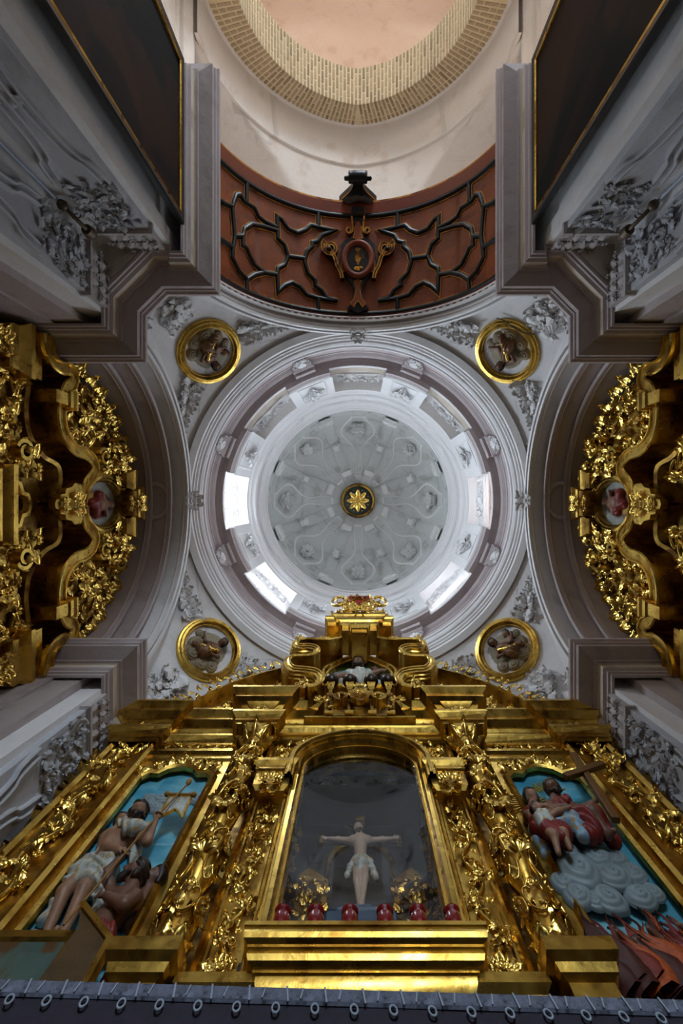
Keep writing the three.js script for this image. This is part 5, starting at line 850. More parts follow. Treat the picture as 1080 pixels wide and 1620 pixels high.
// ------------------------------------------------------------------ side altarpieces inside the arched recesses (local: x along the wall, y height, z out)
function sideAltarpiece(s, label) {
  const g = group('side_altarpiece', s * 3.82, 0, -0.04, -s * PI / 2); tag(g, label, 'altarpiece');
  const rp = (name, geo, mat = MAT.gold, lb) => mesh(name, geo, mat, g, lb);
  const rp2 = (name, list, mat = MAT.gold) => { for (const t of [1, -1]) rp(name, mx(list, t), mat); };
  const lun = arc(0, ARCH_Y, 1.84, 0, PI, 36);
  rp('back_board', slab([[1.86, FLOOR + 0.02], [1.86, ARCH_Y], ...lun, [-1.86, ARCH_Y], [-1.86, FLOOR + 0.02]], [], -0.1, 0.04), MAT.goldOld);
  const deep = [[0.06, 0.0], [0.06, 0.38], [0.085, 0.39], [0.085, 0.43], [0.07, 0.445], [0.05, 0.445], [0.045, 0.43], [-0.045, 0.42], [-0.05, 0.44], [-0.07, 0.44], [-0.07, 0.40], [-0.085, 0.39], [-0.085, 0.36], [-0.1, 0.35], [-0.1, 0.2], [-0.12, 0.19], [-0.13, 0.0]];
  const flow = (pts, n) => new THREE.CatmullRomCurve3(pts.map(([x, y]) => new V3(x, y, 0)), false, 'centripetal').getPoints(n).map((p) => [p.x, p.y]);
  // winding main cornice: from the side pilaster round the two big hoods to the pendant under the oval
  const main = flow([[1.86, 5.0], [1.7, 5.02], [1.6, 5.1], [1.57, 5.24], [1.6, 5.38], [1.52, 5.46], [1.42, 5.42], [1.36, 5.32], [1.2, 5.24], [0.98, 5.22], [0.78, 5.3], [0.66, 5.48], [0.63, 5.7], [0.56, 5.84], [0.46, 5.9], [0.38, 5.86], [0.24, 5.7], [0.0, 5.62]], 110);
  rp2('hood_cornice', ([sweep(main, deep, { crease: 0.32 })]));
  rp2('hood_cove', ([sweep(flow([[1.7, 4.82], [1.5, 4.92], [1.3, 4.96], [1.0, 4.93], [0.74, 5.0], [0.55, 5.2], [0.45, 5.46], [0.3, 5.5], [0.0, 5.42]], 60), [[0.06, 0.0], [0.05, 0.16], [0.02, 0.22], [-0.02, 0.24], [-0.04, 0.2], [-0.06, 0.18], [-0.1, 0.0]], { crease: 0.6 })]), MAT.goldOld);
  rp2('hood_block', ([block(1.2, 0.26, 0.14, 0.5, [[0, 5.0], [0, 5.2], [0.02, 5.22], [0.02, 5.27], [0.04, 5.3], [0.04, 5.33], [0, 5.34]])]));
  // slanting bars and foliage fields
  const diag = [[1.3, 5.42], [1.12, 5.8], [0.92, 6.22]];
  rp2('slanting_bar', ([sweep(flow(diag, 14), [[-0.025, 0.04], [-0.025, 0.3], [0.0, 0.33], [0.025, 0.3], [0.025, 0.04]])]));
  rp2('hood_ground', [slab([[0.66, 5.75], [0.76, 5.4], [0.98, 5.28], [1.26, 5.32], [1.08, 5.75], [0.92, 6.18], [0.74, 6.0]], [], 0.06, 0.3)]);
  rp2('outer_ground', [slab([[1.3, 5.42], [1.6, 5.5], [1.52, 6.1], [1.22, 6.5], [0.9, 6.76], [0.5, 6.84], [0.15, 6.88], [0.14, 6.62], [0.4, 6.45], [0.44, 6.1], [0.56, 6.0], [0.9, 6.2]], [], 0.06, 0.24)]);
  rp2('lower_ground', [slab([[0.3, 5.12], [0.46, 4.56], [0.6, 4.28], [1.4, 4.28], [1.46, 4.78], [1.1, 4.86], [0.7, 4.92], [0.42, 5.2]], [], 0.04, 0.17)]);
  rp2('hood_foliage', (all([...foliage([[0.7, 5.75], [0.78, 5.42], [0.98, 5.32], [1.22, 5.36], [1.06, 5.75], [0.9, 6.12], [0.76, 6.0]], 0.24, 710 + s, 0)], T(0, 0, 0.33))), MAT.goldOrn);
  rp2('outer_foliage', (all([...foliage([[1.34, 5.45], [1.62, 5.55], [1.5, 6.2], [1.2, 6.55], [0.92, 6.75], [0.95, 6.25]], 0.24, 720 + s, 0), ...Array.from({ length: 16 }, (_, i) => { const a = 0.28 + i * 0.056; return at(LEAVES[i % 5], T(1.76 * cos(a), ARCH_Y + 1.76 * sin(a), 0, 0, 0, a - PI / 2 + 0.5, 0.2)); })], T(0, 0, 0.26))), MAT.goldOrn);
  rp2('crown_foliage', (all(foliage([[0.12, 6.62], [0.36, 6.5], [0.42, 6.1], [0.56, 6.0], [0.86, 6.3], [0.82, 6.75], [0.5, 6.85], [0.2, 6.9]], 0.22, 730 + s, 0), T(0, 0, 0.4))), MAT.goldOrn);
  const vol = (cx, cy, R, dir, d0, d1) => { const v = []; for (let i = 0; i <= 32; i++) { const t = i / 32, a = t * PI * 2.7, r = R * (1 - 0.7 * t); v.push([cx + dir * r * cos(a - 1.2), cy + r * sin(a - 1.2)]); } return [sweep(v, [[-0.02, d0], [-0.02, d1], [0.02, d1], [0.02, d0]], { crease: 0.7, cap: true }), new THREE.SphereGeometry(0.05, 8, 6).translate(v[32][0], v[32][1], d1)]; };
  for (const v of [vol(0.62, 6.06, 0.12, 1, 0.1, 0.46), vol(0.8, 6.5, 0.14, 1, 0.1, 0.46), vol(0.56, 4.78, 0.12, 1, 0.05, 0.34)]) rp2('volute', [v[0].clone()]), rp2('volute_eye', [v[1]]);
  // oval picture
  const ov = arc(0, 6.18, 0.34, 0, 2 * PI, 44, 0.45).slice(0, 44);
  rp('oval_frame', sweep(ov, [[-0.13, 0.04], [-0.13, 0.36], [-0.12, 0.385], [-0.05, 0.39], [-0.045, 0.41], [-0.01, 0.42], [0.005, 0.4], [0.02, 0.395], [0.03, 0.37], [0.045, 0.36], [0.045, 0.04]], { closed: true, crease: 0.35 }));
  const ovalMap = texture(192, (u, v) => { const w = fbm(u, v, 0, 5), d = fbm(v + 0.3, u, 0, 4); let c = [0.5 + 0.2 * w, 0.52 + 0.18 * w, 0.5 + 0.16 * w]; const f = smooth(0.34, 0.24, hypot(u - 0.5, (v - 0.45) * 0.8) + 0.2 * (d - 0.5)); c = c.map((x, k) => lerp(x, [0.34, 0.2, 0.16][k] + 0.3 * (w - 0.5), f)); const y = smooth(0.16, 0.1, hypot(u - 0.4, v - 0.3) + 0.1 * (w - 0.5)); c = c.map((x, k) => lerp(x, [0.74, 0.58, 0.24][k], y)); const r = smooth(0.15, 0.1, hypot(u - 0.62, v - 0.52) + 0.1 * (d - 0.5)); return c.map((x, k) => lerp(x, [0.5, 0.12, 0.13][k], r)); });
  const og = new THREE.CircleGeometry(1, 40); og.scale(0.32, 0.43, 1); og.translate(0, 6.18, 0.3);
  meshUV('oval_picture', og, new THREE.MeshStandardMaterial({ map: ovalMap, roughness: 0.4 }), g);
  // small painted figures on the oval: carved relief heads and drapes
  const skin = new THREE.MeshStandardMaterial({ color: '#8a6450', roughness: 0.5 }), drape = new THREE.MeshStandardMaterial({ color: '#7d2320', roughness: 0.5 });
  rp('oval_figure', solid([[[0.0, 6.3, 0.31], [0.02, 6.12, 0.32], 0.07, 0.1], [[0.02, 6.42, 0.33], [0.02, 6.41, 0.33], 0.055, 0.05], [[0.0, 6.28, 0.33], [-0.14, 6.2, 0.34], 0.035, 0.025], [[0.05, 6.28, 0.33], [0.17, 6.3, 0.34], 0.035, 0.025]], 0.03, 0.014), skin);
  rp('oval_drapery', solid([[[-0.1, 6.14, 0.31], [0.14, 6.06, 0.32], 0.07, 0.06], [[0.0, 6.05, 0.31], [0.0, 5.98, 0.31], 0.09, 0.06]], 0.03, 0.014, 0.02, ripple(60, 0.008, [1, 0.5, 0])), drape);
  // crown block and shelf
  rp('crown_block', [block(0, 0.46, 0.36, 0.24, [[0, 6.56], [0, 6.66], [0.02, 6.68], [0.03, 6.72], [0.06, 6.75], [0.06, 6.81], [0, 6.83]]), ...sides.map((t) => block(t * 0.33, 0.4, 0.22, 0.2, [[0, 6.54], [0, 6.62], [0.03, 6.66], [0.05, 6.7], [0.05, 6.75], [0, 6.76]]))], MAT.goldOld);
  rp('crown_carving', [...all(cluster(0.2, 740), T(0, 6.6, 0.66)), ...all(cluster(0.15, 741), T(0, 6.46, 0.6, 0, 0, PI))], MAT.goldOrn);
  // pendant cartouche below the oval, stepped frame, lower foliage
  const pen = [[0, 5.08], [0.05, 5.1], [0.06, 5.16], [0.11, 5.18], [0.12, 5.26], [0.18, 5.28], [0.2, 5.38], [0.25, 5.44], [0.24, 5.56], [0.14, 5.62], [0, 5.64]];
  rp('pendant_plate', slab([...pen, ...pen.slice().reverse().map(([x, y]) => [-x, y])], [], 0.36, 0.44));
  rp('pendant_carving', [...all(cluster(0.2, 750), T(0, 5.46, 0.45)), ...all(cluster(0.13, 751), T(0, 5.24, 0.45, 0, 0, PI))], MAT.goldOrn);
  rp2('stepped_frame', ([sweep([[0.0, 4.98], [0.1, 4.94], [0.12, 4.86], [0.22, 4.82], [0.24, 4.72], [0.34, 4.66], [0.36, 4.5], [0.42, 4.42], [0.42, 4.2]].reverse(), [[0.05, 0.04], [0.05, 0.2], [0.02, 0.25], [-0.02, 0.25], [-0.04, 0.2], [-0.05, 0.04]], { crease: 0.4 })]));
  rp2('lower_foliage', (all([...foliage([[0.3, 5.1], [0.45, 4.6], [0.55, 4.3], [1.4, 4.3], [1.45, 4.75], [1.1, 4.85], [0.7, 4.9], [0.45, 5.2]], 0.24, 760 + s, 0)], T(0, 0, 0.2))), MAT.goldOrn);
  rp('head_cornice', [block(0, 0.2, 0.66, 0.3, [[0, 4.34], [0.02, 4.36], [0.02, 4.42], [0.05, 4.46], [0.07, 4.5], [0.07, 4.56], [0, 4.58]])]);
  const nf = flow([[1.0, 3.0], [1.0, 3.7], [0.9, 3.92], [0.72, 4.0], [0.66, 4.14], [0.5, 4.26], [0.3, 4.32], [0, 4.34]], 50);
  rp2('niche_frame', ([sweep(nf, [[0.07, 0.04], [0.07, 0.22], [0.04, 0.26], [0.0, 0.26], [-0.02, 0.3], [-0.05, 0.28], [-0.06, 0.04]], { crease: 0.5 })]));
  rp('niche_ground', slab([...nf, ...nf.slice().reverse().map(([x, y]) => [-x, y])], [], 0.03, 0.07), new THREE.MeshStandardMaterial({ map: mottled([0.33, 0.36, 0.34], 0.4, 128, [1, 1]), roughness: 0.6 }));
  const cl = []; const r = rng(9); for (let i = 0; i < 14; i++) cl.push(at(cloudCurl(0.14 + 0.08 * r()), T((r() - 0.5) * 1.3, 3.3 + 0.8 * r(), 0.08))); rp('niche_clouds', cl, new THREE.MeshStandardMaterial({ color: '#6d7470', roughness: 0.6 }));
  const rays = []; for (let k = 0; k < 30; k++) { const a = k / 30 * 2 * PI; rays.push(at(bx(0, 0.26 + (k % 2) * 0.12, -0.008, 0.008, 0, 0.02), T(0, 4.0, 0.2, 0, 0, a))); } rays.push(new THREE.SphereGeometry(0.09, 10, 8).translate(0, 4.0, 0.2)); rp('sunburst', rays, MAT.goldOrn);
  // side pilasters down to the floor
  rp2('side_pilaster', ([bx(1.42, 1.84, FLOOR + 0.02, 4.86, 0.03, 0.2), block(1.62, 0.16, 0.42, 0.28, [[0, 4.6], [0.02, 4.62], [0.02, 4.7], [0.05, 4.76], [0.08, 4.8], [0.08, 4.86], [0.05, 4.9], [0.05, 5.0], [0, 5.0]]), bx(1.05, 1.4, FLOOR + 0.02, 4.3, 0.03, 0.12)]));
  rp2('pilaster_carving', ([...all(vine(3.2, 0.34, 770), T(1.62, 1.3, 0.2)), ...all(cluster(0.2, 772), T(1.62, 4.5, 0.3)), ...all(vine(2.6, 0.26, 774), T(1.22, 1.4, 0.12))]), MAT.goldOrn);
  return g;
}
function cloudCurl(R) { return grid(36, 22, (i, j) => { const a = 2 * PI * i, q = j, z = R * (0.5 * sqrt(max(0, 1 - q * q)) + 0.1 * abs(sin(a * 0.5 + q * 9)) * (1 - q * 0.5)); return [R * q * cos(a) * (1 + 0.05 * sin(3 * a)), R * q * 0.85 * sin(a), z]; }, true); }
sideAltarpiece(-1, 'dim gilded side altarpiece with an oval picture in the left recess');
sideAltarpiece(1, 'bright gilded side altarpiece with an oval picture in the right recess');

// ------------------------------------------------------------------ painted wooden reliefs of the main altarpiece
const polychrome = (rgb, amount = 0.25, rep = [4, 4]) => new THREE.MeshStandardMaterial({ map: mottled(rgb, amount, 128, rep), roughness: 0.48, side: THREE.DoubleSide });
const SKIN = polychrome([0.60, 0.44, 0.34]), SKIN_DARK = polychrome([0.44, 0.30, 0.23]), HAIR = polychrome([0.16, 0.10, 0.07]), RED = polychrome([0.48, 0.12, 0.10], 0.5), BROWNROBE = polychrome([0.45, 0.3, 0.18], 0.5), CLOUD = polychrome([0.52, 0.58, 0.60], 0.3);
const CLOTH = new THREE.MeshStandardMaterial({ map: texture(256, (u, v) => { const n = fbm(u, v, 1, 5), s = 0.75 * smooth(0.6, 0.7, fbm(v * 0.5, u * 2, 2, 4)), f = 0.9 + 0.3 * (n - 0.5); return lerp3([0.80 * f, 0.82 * f, 0.80 * f], [0.70, 0.54, 0.26], s); }, { repeat: [3, 3] }), roughness: 0.4, side: THREE.DoubleSide });
const CLOTHBLUE = new THREE.MeshStandardMaterial({ map: texture(256, (u, v) => { const n = fbm(u, v, 1, 5), s = smooth(0.55, 0.62, fbm(v, u, 2, 5)); return lerp3([0.42 + 0.2 * n, 0.55 + 0.2 * n, 0.66 + 0.15 * n], [0.72, 0.55, 0.22], s); }, { repeat: [3, 3] }), roughness: 0.4, side: THREE.DoubleSide });
function lerp3(a, b, t) { return a.map((x, i) => lerp(x, b[i], t)); }
const skyPaint = (seed) => new THREE.MeshStandardMaterial({ map: texture(256, (u, v) => { const n = fbm(u * 0.5 + seed, v, 0, 5), st = fbm(u * 0.25 + seed, v * 2, 0, 4), c = lerp3([0.20, 0.55, 0.68], [0.50, 0.76, 0.82], smooth(0.3, 0.7, n)); return lerp3(c, [0.82, 0.9, 0.9], smooth(0.56, 0.74, st) * 0.75); }, { repeat: [1.1, 0.9] }), roughness: 0.45 });
function figure(parent, name, spec, label) {   // body is one mesh; hair, beard and clothing are its children
  const b = mesh(name, [solid(spec.body, spec.k ?? 0.022, spec.cell ?? 0.011), ...(spec.fine ?? []).map((f) => solid(f, 0.006, 0.0055))], spec.skin ?? SKIN, parent, label);
  for (const [n, parts, mat, k, warp, cell] of spec.wear ?? []) mesh(n, solid(parts, k ?? 0.02, cell ?? 0.009, 0.02, warp), mat, b);
  return b;
}
const Zp = -2.625, polychromeCloud = polychrome([0.55, 0.49, 0.39], 0.4, [3, 3]);
function reliefPanel(s, label) {
  const g = group('relief_panel', 0, 0, 0); tag(g, label, 'relief');
  const x = [1.33, 2.09].map((v) => s * v + 0.02);
  mesh('panel_ground', bx(min(...x), max(...x), 2.0, 4.46, Zp - 0.05, Zp), skyPaint(s > 0 ? 0.4 : 0.1), g);
  return g;
}
{ // left relief: standing figure with a banner staff who raises a kneeling man
  const g = reliefPanel(-1, 'painted relief of a standing figure with a banner, left of the niche');
  const h = head([-1.786, 3.70, -2.47], 0.17, [-0.12, 1, 0.15], [0.15, -0.35, 1]);
  figure(g, 'standing_figure', {
    body: [...h.skin, [[-1.79, 3.62, -2.5], [-1.80, 3.56, -2.53], 0.05, 0.055], [[-1.86, 3.5, -2.55], [-1.74, 3.5, -2.55], 0.075, 0.072], [[-1.81, 3.48, -2.55], [-1.85, 3.3, -2.56], 0.095, 0.082], [[-1.85, 3.3, -2.56], [-1.85, 3.15, -2.56], 0.082, 0.09],
      [[-1.91, 3.53, -2.53], [-1.85, 3.34, -2.47], 0.046, 0.038], [[-1.85, 3.34, -2.47], [-1.69, 3.23, -2.42], 0.036, 0.024], [[-1.70, 3.52, -2.52], [-1.56, 3.37, -2.46], 0.044, 0.036], [[-1.56, 3.37, -2.46], [-1.575, 3.54, -2.43], 0.034, 0.024],
      [[-1.90, 3.15, -2.54], [-1.915, 2.97, -2.49], 0.066, 0.048], [[-1.915, 2.97, -2.49], [-1.865, 2.71, -2.54], 0.046, 0.027], [[-1.79, 3.15, -2.53], [-1.79, 2.97, -2.47], 0.066, 0.048], [[-1.79, 2.97, -2.47], [-1.755, 2.69, -2.52], 0.046, 0.027],
      [[-1.865, 2.69, -2.53], [-1.89, 2.655, -2.46], 0.028, 0.02], [[-1.755, 2.675, -2.51], [-1.75, 2.645, -2.43], 0.028, 0.02]],
    fine: [hand([-1.69, 3.23, -2.42], [0.85, -0.3, 0.2], [0.2, -0.8, -0.5], 0.1, 0.5), hand([-1.575, 3.54, -2.43], [0.1, 0.9, 0.15], [0.2, 0, 1], 0.1, 1.3), h.eyes],
    wear: [['hair', h.hair, HAIR, 0.03, ripple(120, 0.006, [0.4, 1, 0])], ['beard', h.beard, HAIR, 0.02],
      ['loincloth', [[[-1.93, 3.2, -2.54], [-1.76, 3.2, -2.52], 0.09, 0.085], [[-1.92, 3.12, -2.54], [-1.77, 3.06, -2.5], 0.09, 0.085], [[-1.73, 3.2, -2.5], [-1.66, 2.9, -2.53], 0.05, 0.04], [[-1.66, 2.98, -2.55], [-1.68, 2.78, -2.57], 0.04, 0.03], [[-1.97, 3.05, -2.58], [-1.98, 2.9, -2.6], 0.05, 0.05]], CLOTH, 0.03, ripple(75, 0.011, [0.35, 1, 0.3])],
      ['cape', [[[-1.86, 3.59, -2.47], [-1.74, 3.47, -2.43], 0.035, 0.05], [[-1.74, 3.47, -2.43], [-1.64, 3.53, -2.47], 0.05, 0.04], [[-1.9, 3.57, -2.57], [-1.98, 3.32, -2.6], 0.035, 0.045], [[-1.68, 3.45, -2.58], [-1.6, 3.28, -2.58], 0.05, 0.04]], CLOTH, 0.03, ripple(80, 0.009, [1, 0.3, 0])]],
  }, 'standing bearded figure in white loincloth and cape');
  const h2 = head([-1.52, 3.10, -2.48], 0.17, [0.35, 1, 0.1], [-0.8, 0.25, 0.6]);
  figure(g, 'kneeling_figure', {
    skin: SKIN_DARK,
    body: [...h2.skin, [[-1.5, 3.02, -2.5], [-1.5, 2.96, -2.52], 0.05, 0.055], [[-1.6, 2.97, -2.54], [-1.46, 2.94, -2.54], 0.07, 0.07], [[-1.53, 2.94, -2.55], [-1.57, 2.78, -2.55], 0.095, 0.08], [[-1.57, 2.78, -2.55], [-1.54, 2.62, -2.54], 0.085, 0.09], [[-1.62, 2.98, -2.52], [-1.7, 3.08, -2.46], 0.045, 0.036], [[-1.7, 3.08, -2.46], [-1.66, 3.2, -2.44], 0.034, 0.025], [[-1.44, 2.94, -2.5], [-1.45, 2.82, -2.44], 0.048, 0.04], [[-1.45, 2.82, -2.44], [-1.58, 2.86, -2.42], 0.038, 0.026], [[-1.56, 2.62, -2.54], [-1.5, 2.42, -2.5], 0.08, 0.06]],
    fine: [hand([-1.66, 3.2, -2.44], [0.1, 1, 0], [0, 0, -1], 0.09, 0.5), hand([-1.58, 2.86, -2.42], [-1, 0.2, 0], [0, 0, -1], 0.09, 0.4), h2.eyes],
    wear: [['hair', h2.hair, HAIR, 0.03, ripple(120, 0.006, [0.4, 1, 0])], ['beard', h2.beard, HAIR, 0.02], ['red_cloth', [[[-1.58, 2.68, -2.53], [-1.5, 2.66, -2.5], 0.09, 0.085], [[-1.55, 2.6, -2.52], [-1.5, 2.44, -2.5], 0.09, 0.08]], RED, 0.03, ripple(70, 0.01, [1, 0.3, 0])]],
  }, 'kneeling bearded man with a red loincloth');
  const h3 = head([-1.40, 3.15, -2.55], 0.15, [0.3, 1, 0.1], [-0.5, 0.3, 0.9]);
  figure(g, 'attendant_figure', { body: [...h3.skin, [[-1.42, 3.08, -2.58], [-1.44, 2.98, -2.6], 0.05, 0.07], [[-1.44, 2.98, -2.6], [-1.46, 2.88, -2.62], 0.07, 0.05]], skin: SKIN_DARK, fine: [h3.eyes], wear: [['hair', h3.hair, HAIR, 0.03]] }, 'head of a man behind the kneeling man');
  const h4 = head([-1.935, 3.725, -2.56], 0.13, [-0.05, 1, 0.1], [0.35, -0.2, 1]);
  figure(g, 'attendant_figure', { body: [...h4.skin, [[-1.94, 3.66, -2.58], [-1.96, 3.58, -2.6], 0.04, 0.07], [[-1.96, 3.58, -2.6], [-1.96, 3.48, -2.62], 0.07, 0.05]], fine: [h4.eyes], wear: [['hair', h4.hair, HAIR, 0.03]] }, 'youthful head behind the standing figure');
  const wood = polychrome([0.58, 0.42, 0.18]);
  const st = mesh('banner_staff', [tube([[-1.707, 2.64, -2.4], [-1.6, 3.36, -2.4], [-1.506, 4.02, -2.44]], 0.0075, 8), tube([[-1.635, 3.9, -2.45], [-1.40, 3.89, -2.45]], 0.011, 6), new THREE.SphereGeometry(0.024, 8, 6).translate(-1.635, 3.9, -2.45), new THREE.SphereGeometry(0.024, 8, 6).translate(-1.4, 3.89, -2.45), new THREE.SphereGeometry(0.03, 8, 6).scale(0.8, 1.5, 0.8).translate(-1.503, 4.05, -2.44)], wood, g);
  mesh('banner', [slab([[-1.61, 3.89], [-1.42, 3.885], [-1.40, 3.63], [-1.49, 3.72], [-1.585, 3.62]], [], -2.475, -2.46)], CLOTH, st);
  mesh('banner_hem', sweep([[-1.61, 3.89], [-1.42, 3.885], [-1.40, 3.63], [-1.49, 3.72], [-1.585, 3.62]], [[-0.006, -2.47], [-0.006, -2.45], [0.008, -2.45], [0.008, -2.47]], { closed: true }), MAT.gold, st);
  for (const [x, y, R] of [[-1.86, 4.06, 0.11], [-1.74, 4.09, 0.12], [-1.79, 3.98, 0.11], [-1.42, 4.08, 0.11], [-1.5, 4.12, 0.08]]) mesh('carved_cloud', at(cloudCurl(R), T(x, y, Zp, 0, 0, x * 9, [1.15, 0.75, 0.6])), CLOUD, g);
  // open tomb chest and its tilted lid
  const chest = new THREE.MeshStandardMaterial({ map: texture(192, (u, v) => { const n = fbm(u, v * 0.4, 0, 5), b = smooth(0.42, 0.62, fbm(v * 0.4 + 0.2, u, 0, 5)); return lerp3([0.20 + 0.2 * n, 0.30 + 0.16 * n, 0.29 + 0.12 * n], [0.36, 0.24, 0.12], b); }, { repeat: [1.6, 1.6] }), roughness: 0.5 });
  const tb = mesh('tomb_chest', [bx(-2.06, -1.62, 2.1, 2.58, -2.64, -2.42)], chest, g); mesh('tomb_rim', [block(-1.84, -2.53, 0.44, 0.22, [[0, 2.56], [0.02, 2.57], [0.02, 2.61], [0, 2.62]]), bx(-1.64, -1.61, 2.1, 2.58, -2.43, -2.41)], MAT.goldOld, tb);
  const lid = [[-1.64, 2.15], [-1.6, 2.6], [-1.665, 2.74], [-1.38, 2.52], [-1.37, 2.15]];
  const ld = mesh('tomb_lid', slab(lid, [], -2.42, -2.38), polychrome([0.34, 0.25, 0.13], 0.5, [2, 2]), g); mesh('lid_edge', sweep([[-1.665, 2.75], [-1.38, 2.53], [-1.37, 2.15]], [[-0.015, -2.43], [-0.015, -2.36], [0.015, -2.36], [0.015, -2.43]]), MAT.gold, ld);
}
{ // right relief: seated group on clouds above flames
  const g = reliefPanel(1, 'painted relief of a group seated on clouds above flames, right of the niche');
  const v = head([1.50, 3.935, -2.5], 0.15, [-0.05, 1, 0.15], [0.2, -0.35, 1]);
  figure(g, 'seated_woman', {
    body: [...v.skin, [[1.49, 3.87, -2.52], [1.48, 3.8, -2.54], 0.04, 0.05], [[1.42, 3.77, -2.55], [1.55, 3.77, -2.55], 0.055, 0.055], [[1.48, 3.76, -2.55], [1.47, 3.6, -2.55], 0.08, 0.09], [[1.4, 3.76, -2.52], [1.4, 3.64, -2.46], 0.04, 0.034], [[1.4, 3.64, -2.46], [1.5, 3.64, -2.42], 0.03, 0.024], [[1.57, 3.76, -2.52], [1.6, 3.66, -2.46], 0.04, 0.034], [[1.6, 3.66, -2.46], [1.53, 3.7, -2.42], 0.03, 0.024]],
    fine: [hand([1.5, 3.64, -2.42], [1, 0, 0], [0, 0, -1], 0.08, 0.4), hand([1.53, 3.7, -2.42], [-1, 0.3, 0], [0, 0, -1], 0.08, 0.4), v.eyes],
    wear: [['hair', v.hair, HAIR, 0.03], ['dress', [[[1.42, 3.74, -2.53], [1.54, 3.74, -2.53], 0.066, 0.066], [[1.48, 3.72, -2.53], [1.48, 3.58, -2.51], 0.095, 0.11], [[1.46, 3.56, -2.5], [1.52, 3.44, -2.46], 0.11, 0.09]], RED, 0.03, ripple(75, 0.009, [1, 0.4, 0])], ['mantle', [[[1.5, 3.58, -2.47], [1.66, 3.54, -2.44], 0.075, 0.07], [[1.66, 3.54, -2.44], [1.68, 3.42, -2.44], 0.07, 0.06], [[1.4, 3.6, -2.54], [1.4, 3.4, -2.56], 0.05, 0.05]], CLOTHBLUE, 0.03, ripple(70, 0.011, [0.6, 1, 0])]],
  }, 'seated woman in red dress and blue mantle');
  const rays = (cx, cy, z, n, r0, r1, a0, a1) => Array.from({ length: n }, (_, k) => { const a = lerp(a0, a1, k / (n - 1)); return at(bx(r0, r1 * (k % 2 ? 0.86 : 1), -0.005, 0.005, 0, 0.012), T(cx, cy, z, 0, 0, a)); });
  mesh('halo_rays', [...rays(1.5, 3.95, -2.57, 11, 0.08, 0.19, 2.0, 4.0), ...rays(1.5, 3.95, -2.57, 9, 0.08, 0.17, -0.9, 0.9)], MAT.gold, g);
  mesh('halo_rays', [...rays(1.72, 4.06, -2.57, 5, 0.08, 0.2, 1.7, 2.5), ...rays(1.72, 4.06, -2.57, 5, 0.08, 0.19, 0.5, 1.2)], MAT.gold, g);
  const c = head([1.72, 4.02, -2.48], 0.16, [-0.2, 1, 0.15], [-0.3, -0.35, 1]);
  figure(g, 'seated_man', {
    skin: SKIN_DARK,
    body: [...c.skin, [[1.70, 3.93, -2.51], [1.70, 3.87, -2.53], 0.045, 0.055], [[1.63, 3.84, -2.54], [1.77, 3.84, -2.54], 0.065, 0.065], [[1.7, 3.82, -2.54], [1.73, 3.62, -2.54], 0.09, 0.085], [[1.79, 3.84, -2.52], [1.83, 3.72, -2.47], 0.045, 0.038], [[1.83, 3.72, -2.47], [1.93, 3.74, -2.42], 0.036, 0.026], [[1.62, 3.83, -2.51], [1.6, 3.7, -2.45], 0.044, 0.038], [[1.6, 3.7, -2.45], [1.68, 3.66, -2.4], 0.036, 0.026], [[1.75, 3.6, -2.52], [1.83, 3.56, -2.38], 0.08, 0.06], [[1.83, 3.56, -2.38], [1.87, 3.4, -2.44], 0.055, 0.03], [[1.87, 3.4, -2.44], [1.9, 3.37, -2.38], 0.03, 0.02]],
    fine: [hand([1.93, 3.74, -2.42], [0.9, 0.3, 0.2], [0, 1, 0], 0.09, 1.1), hand([1.68, 3.66, -2.4], [1, 0, 0], [0, 0, -1], 0.09, 0.4), c.eyes],
    wear: [['hair', c.hair, HAIR, 0.03], ['beard', c.beard, HAIR, 0.02], ['red_robe', [[[1.78, 3.88, -2.49], [1.65, 3.74, -2.44], 0.04, 0.045], [[1.65, 3.74, -2.45], [1.7, 3.62, -2.46], 0.045, 0.06], [[1.72, 3.6, -2.5], [1.85, 3.57, -2.42], 0.1, 0.085], [[1.8, 3.56, -2.42], [1.76, 3.42, -2.44], 0.09, 0.07], [[1.87, 3.56, -2.46], [1.92, 3.44, -2.5], 0.07, 0.06]], RED, 0.03, ripple(70, 0.011, [1, 0.5, 0])]],
  }, 'seated bearded man in a red robe');
  const a = head([1.425, 3.63, -2.4], 0.11, [-0.1, 1, 0.1], [0.4, 0.3, 0.8]);
  figure(g, 'winged_child', {
    body: [...a.skin, [[1.43, 3.575, -2.41], [1.43, 3.55, -2.42], 0.03, 0.036], [[1.44, 3.53, -2.42], [1.44, 3.43, -2.43], 0.055, 0.052], [[1.48, 3.54, -2.4], [1.57, 3.55, -2.36], 0.026, 0.022], [[1.57, 3.55, -2.36], [1.63, 3.57, -2.35], 0.022, 0.016], [[1.42, 3.42, -2.42], [1.42, 3.3, -2.36], 0.04, 0.032], [[1.42, 3.3, -2.36], [1.4, 3.18, -2.4], 0.03, 0.02], [[1.47, 3.42, -2.42], [1.5, 3.32, -2.36], 0.04, 0.032], [[1.5, 3.32, -2.36], [1.5, 3.22, -2.4], 0.03, 0.02]],
    fine: [hand([1.63, 3.57, -2.35], [1, 0.1, 0], [0, 1, 0], 0.055, 0.5), a.eyes], cell: 0.009,
    wear: [['hair', a.hair, HAIR, 0.02], ['tunic', [[[1.44, 3.54, -2.41], [1.44, 3.46, -2.41], 0.066, 0.068]], CLOTH, 0.02, ripple(90, 0.006, [1, 0.3, 0])], ['skirt', [[[1.44, 3.43, -2.41], [1.47, 3.32, -2.39], 0.065, 0.06]], RED, 0.02, ripple(90, 0.008, [1, 0.3, 0])]],
  }, 'small kneeling child figure in white and red');
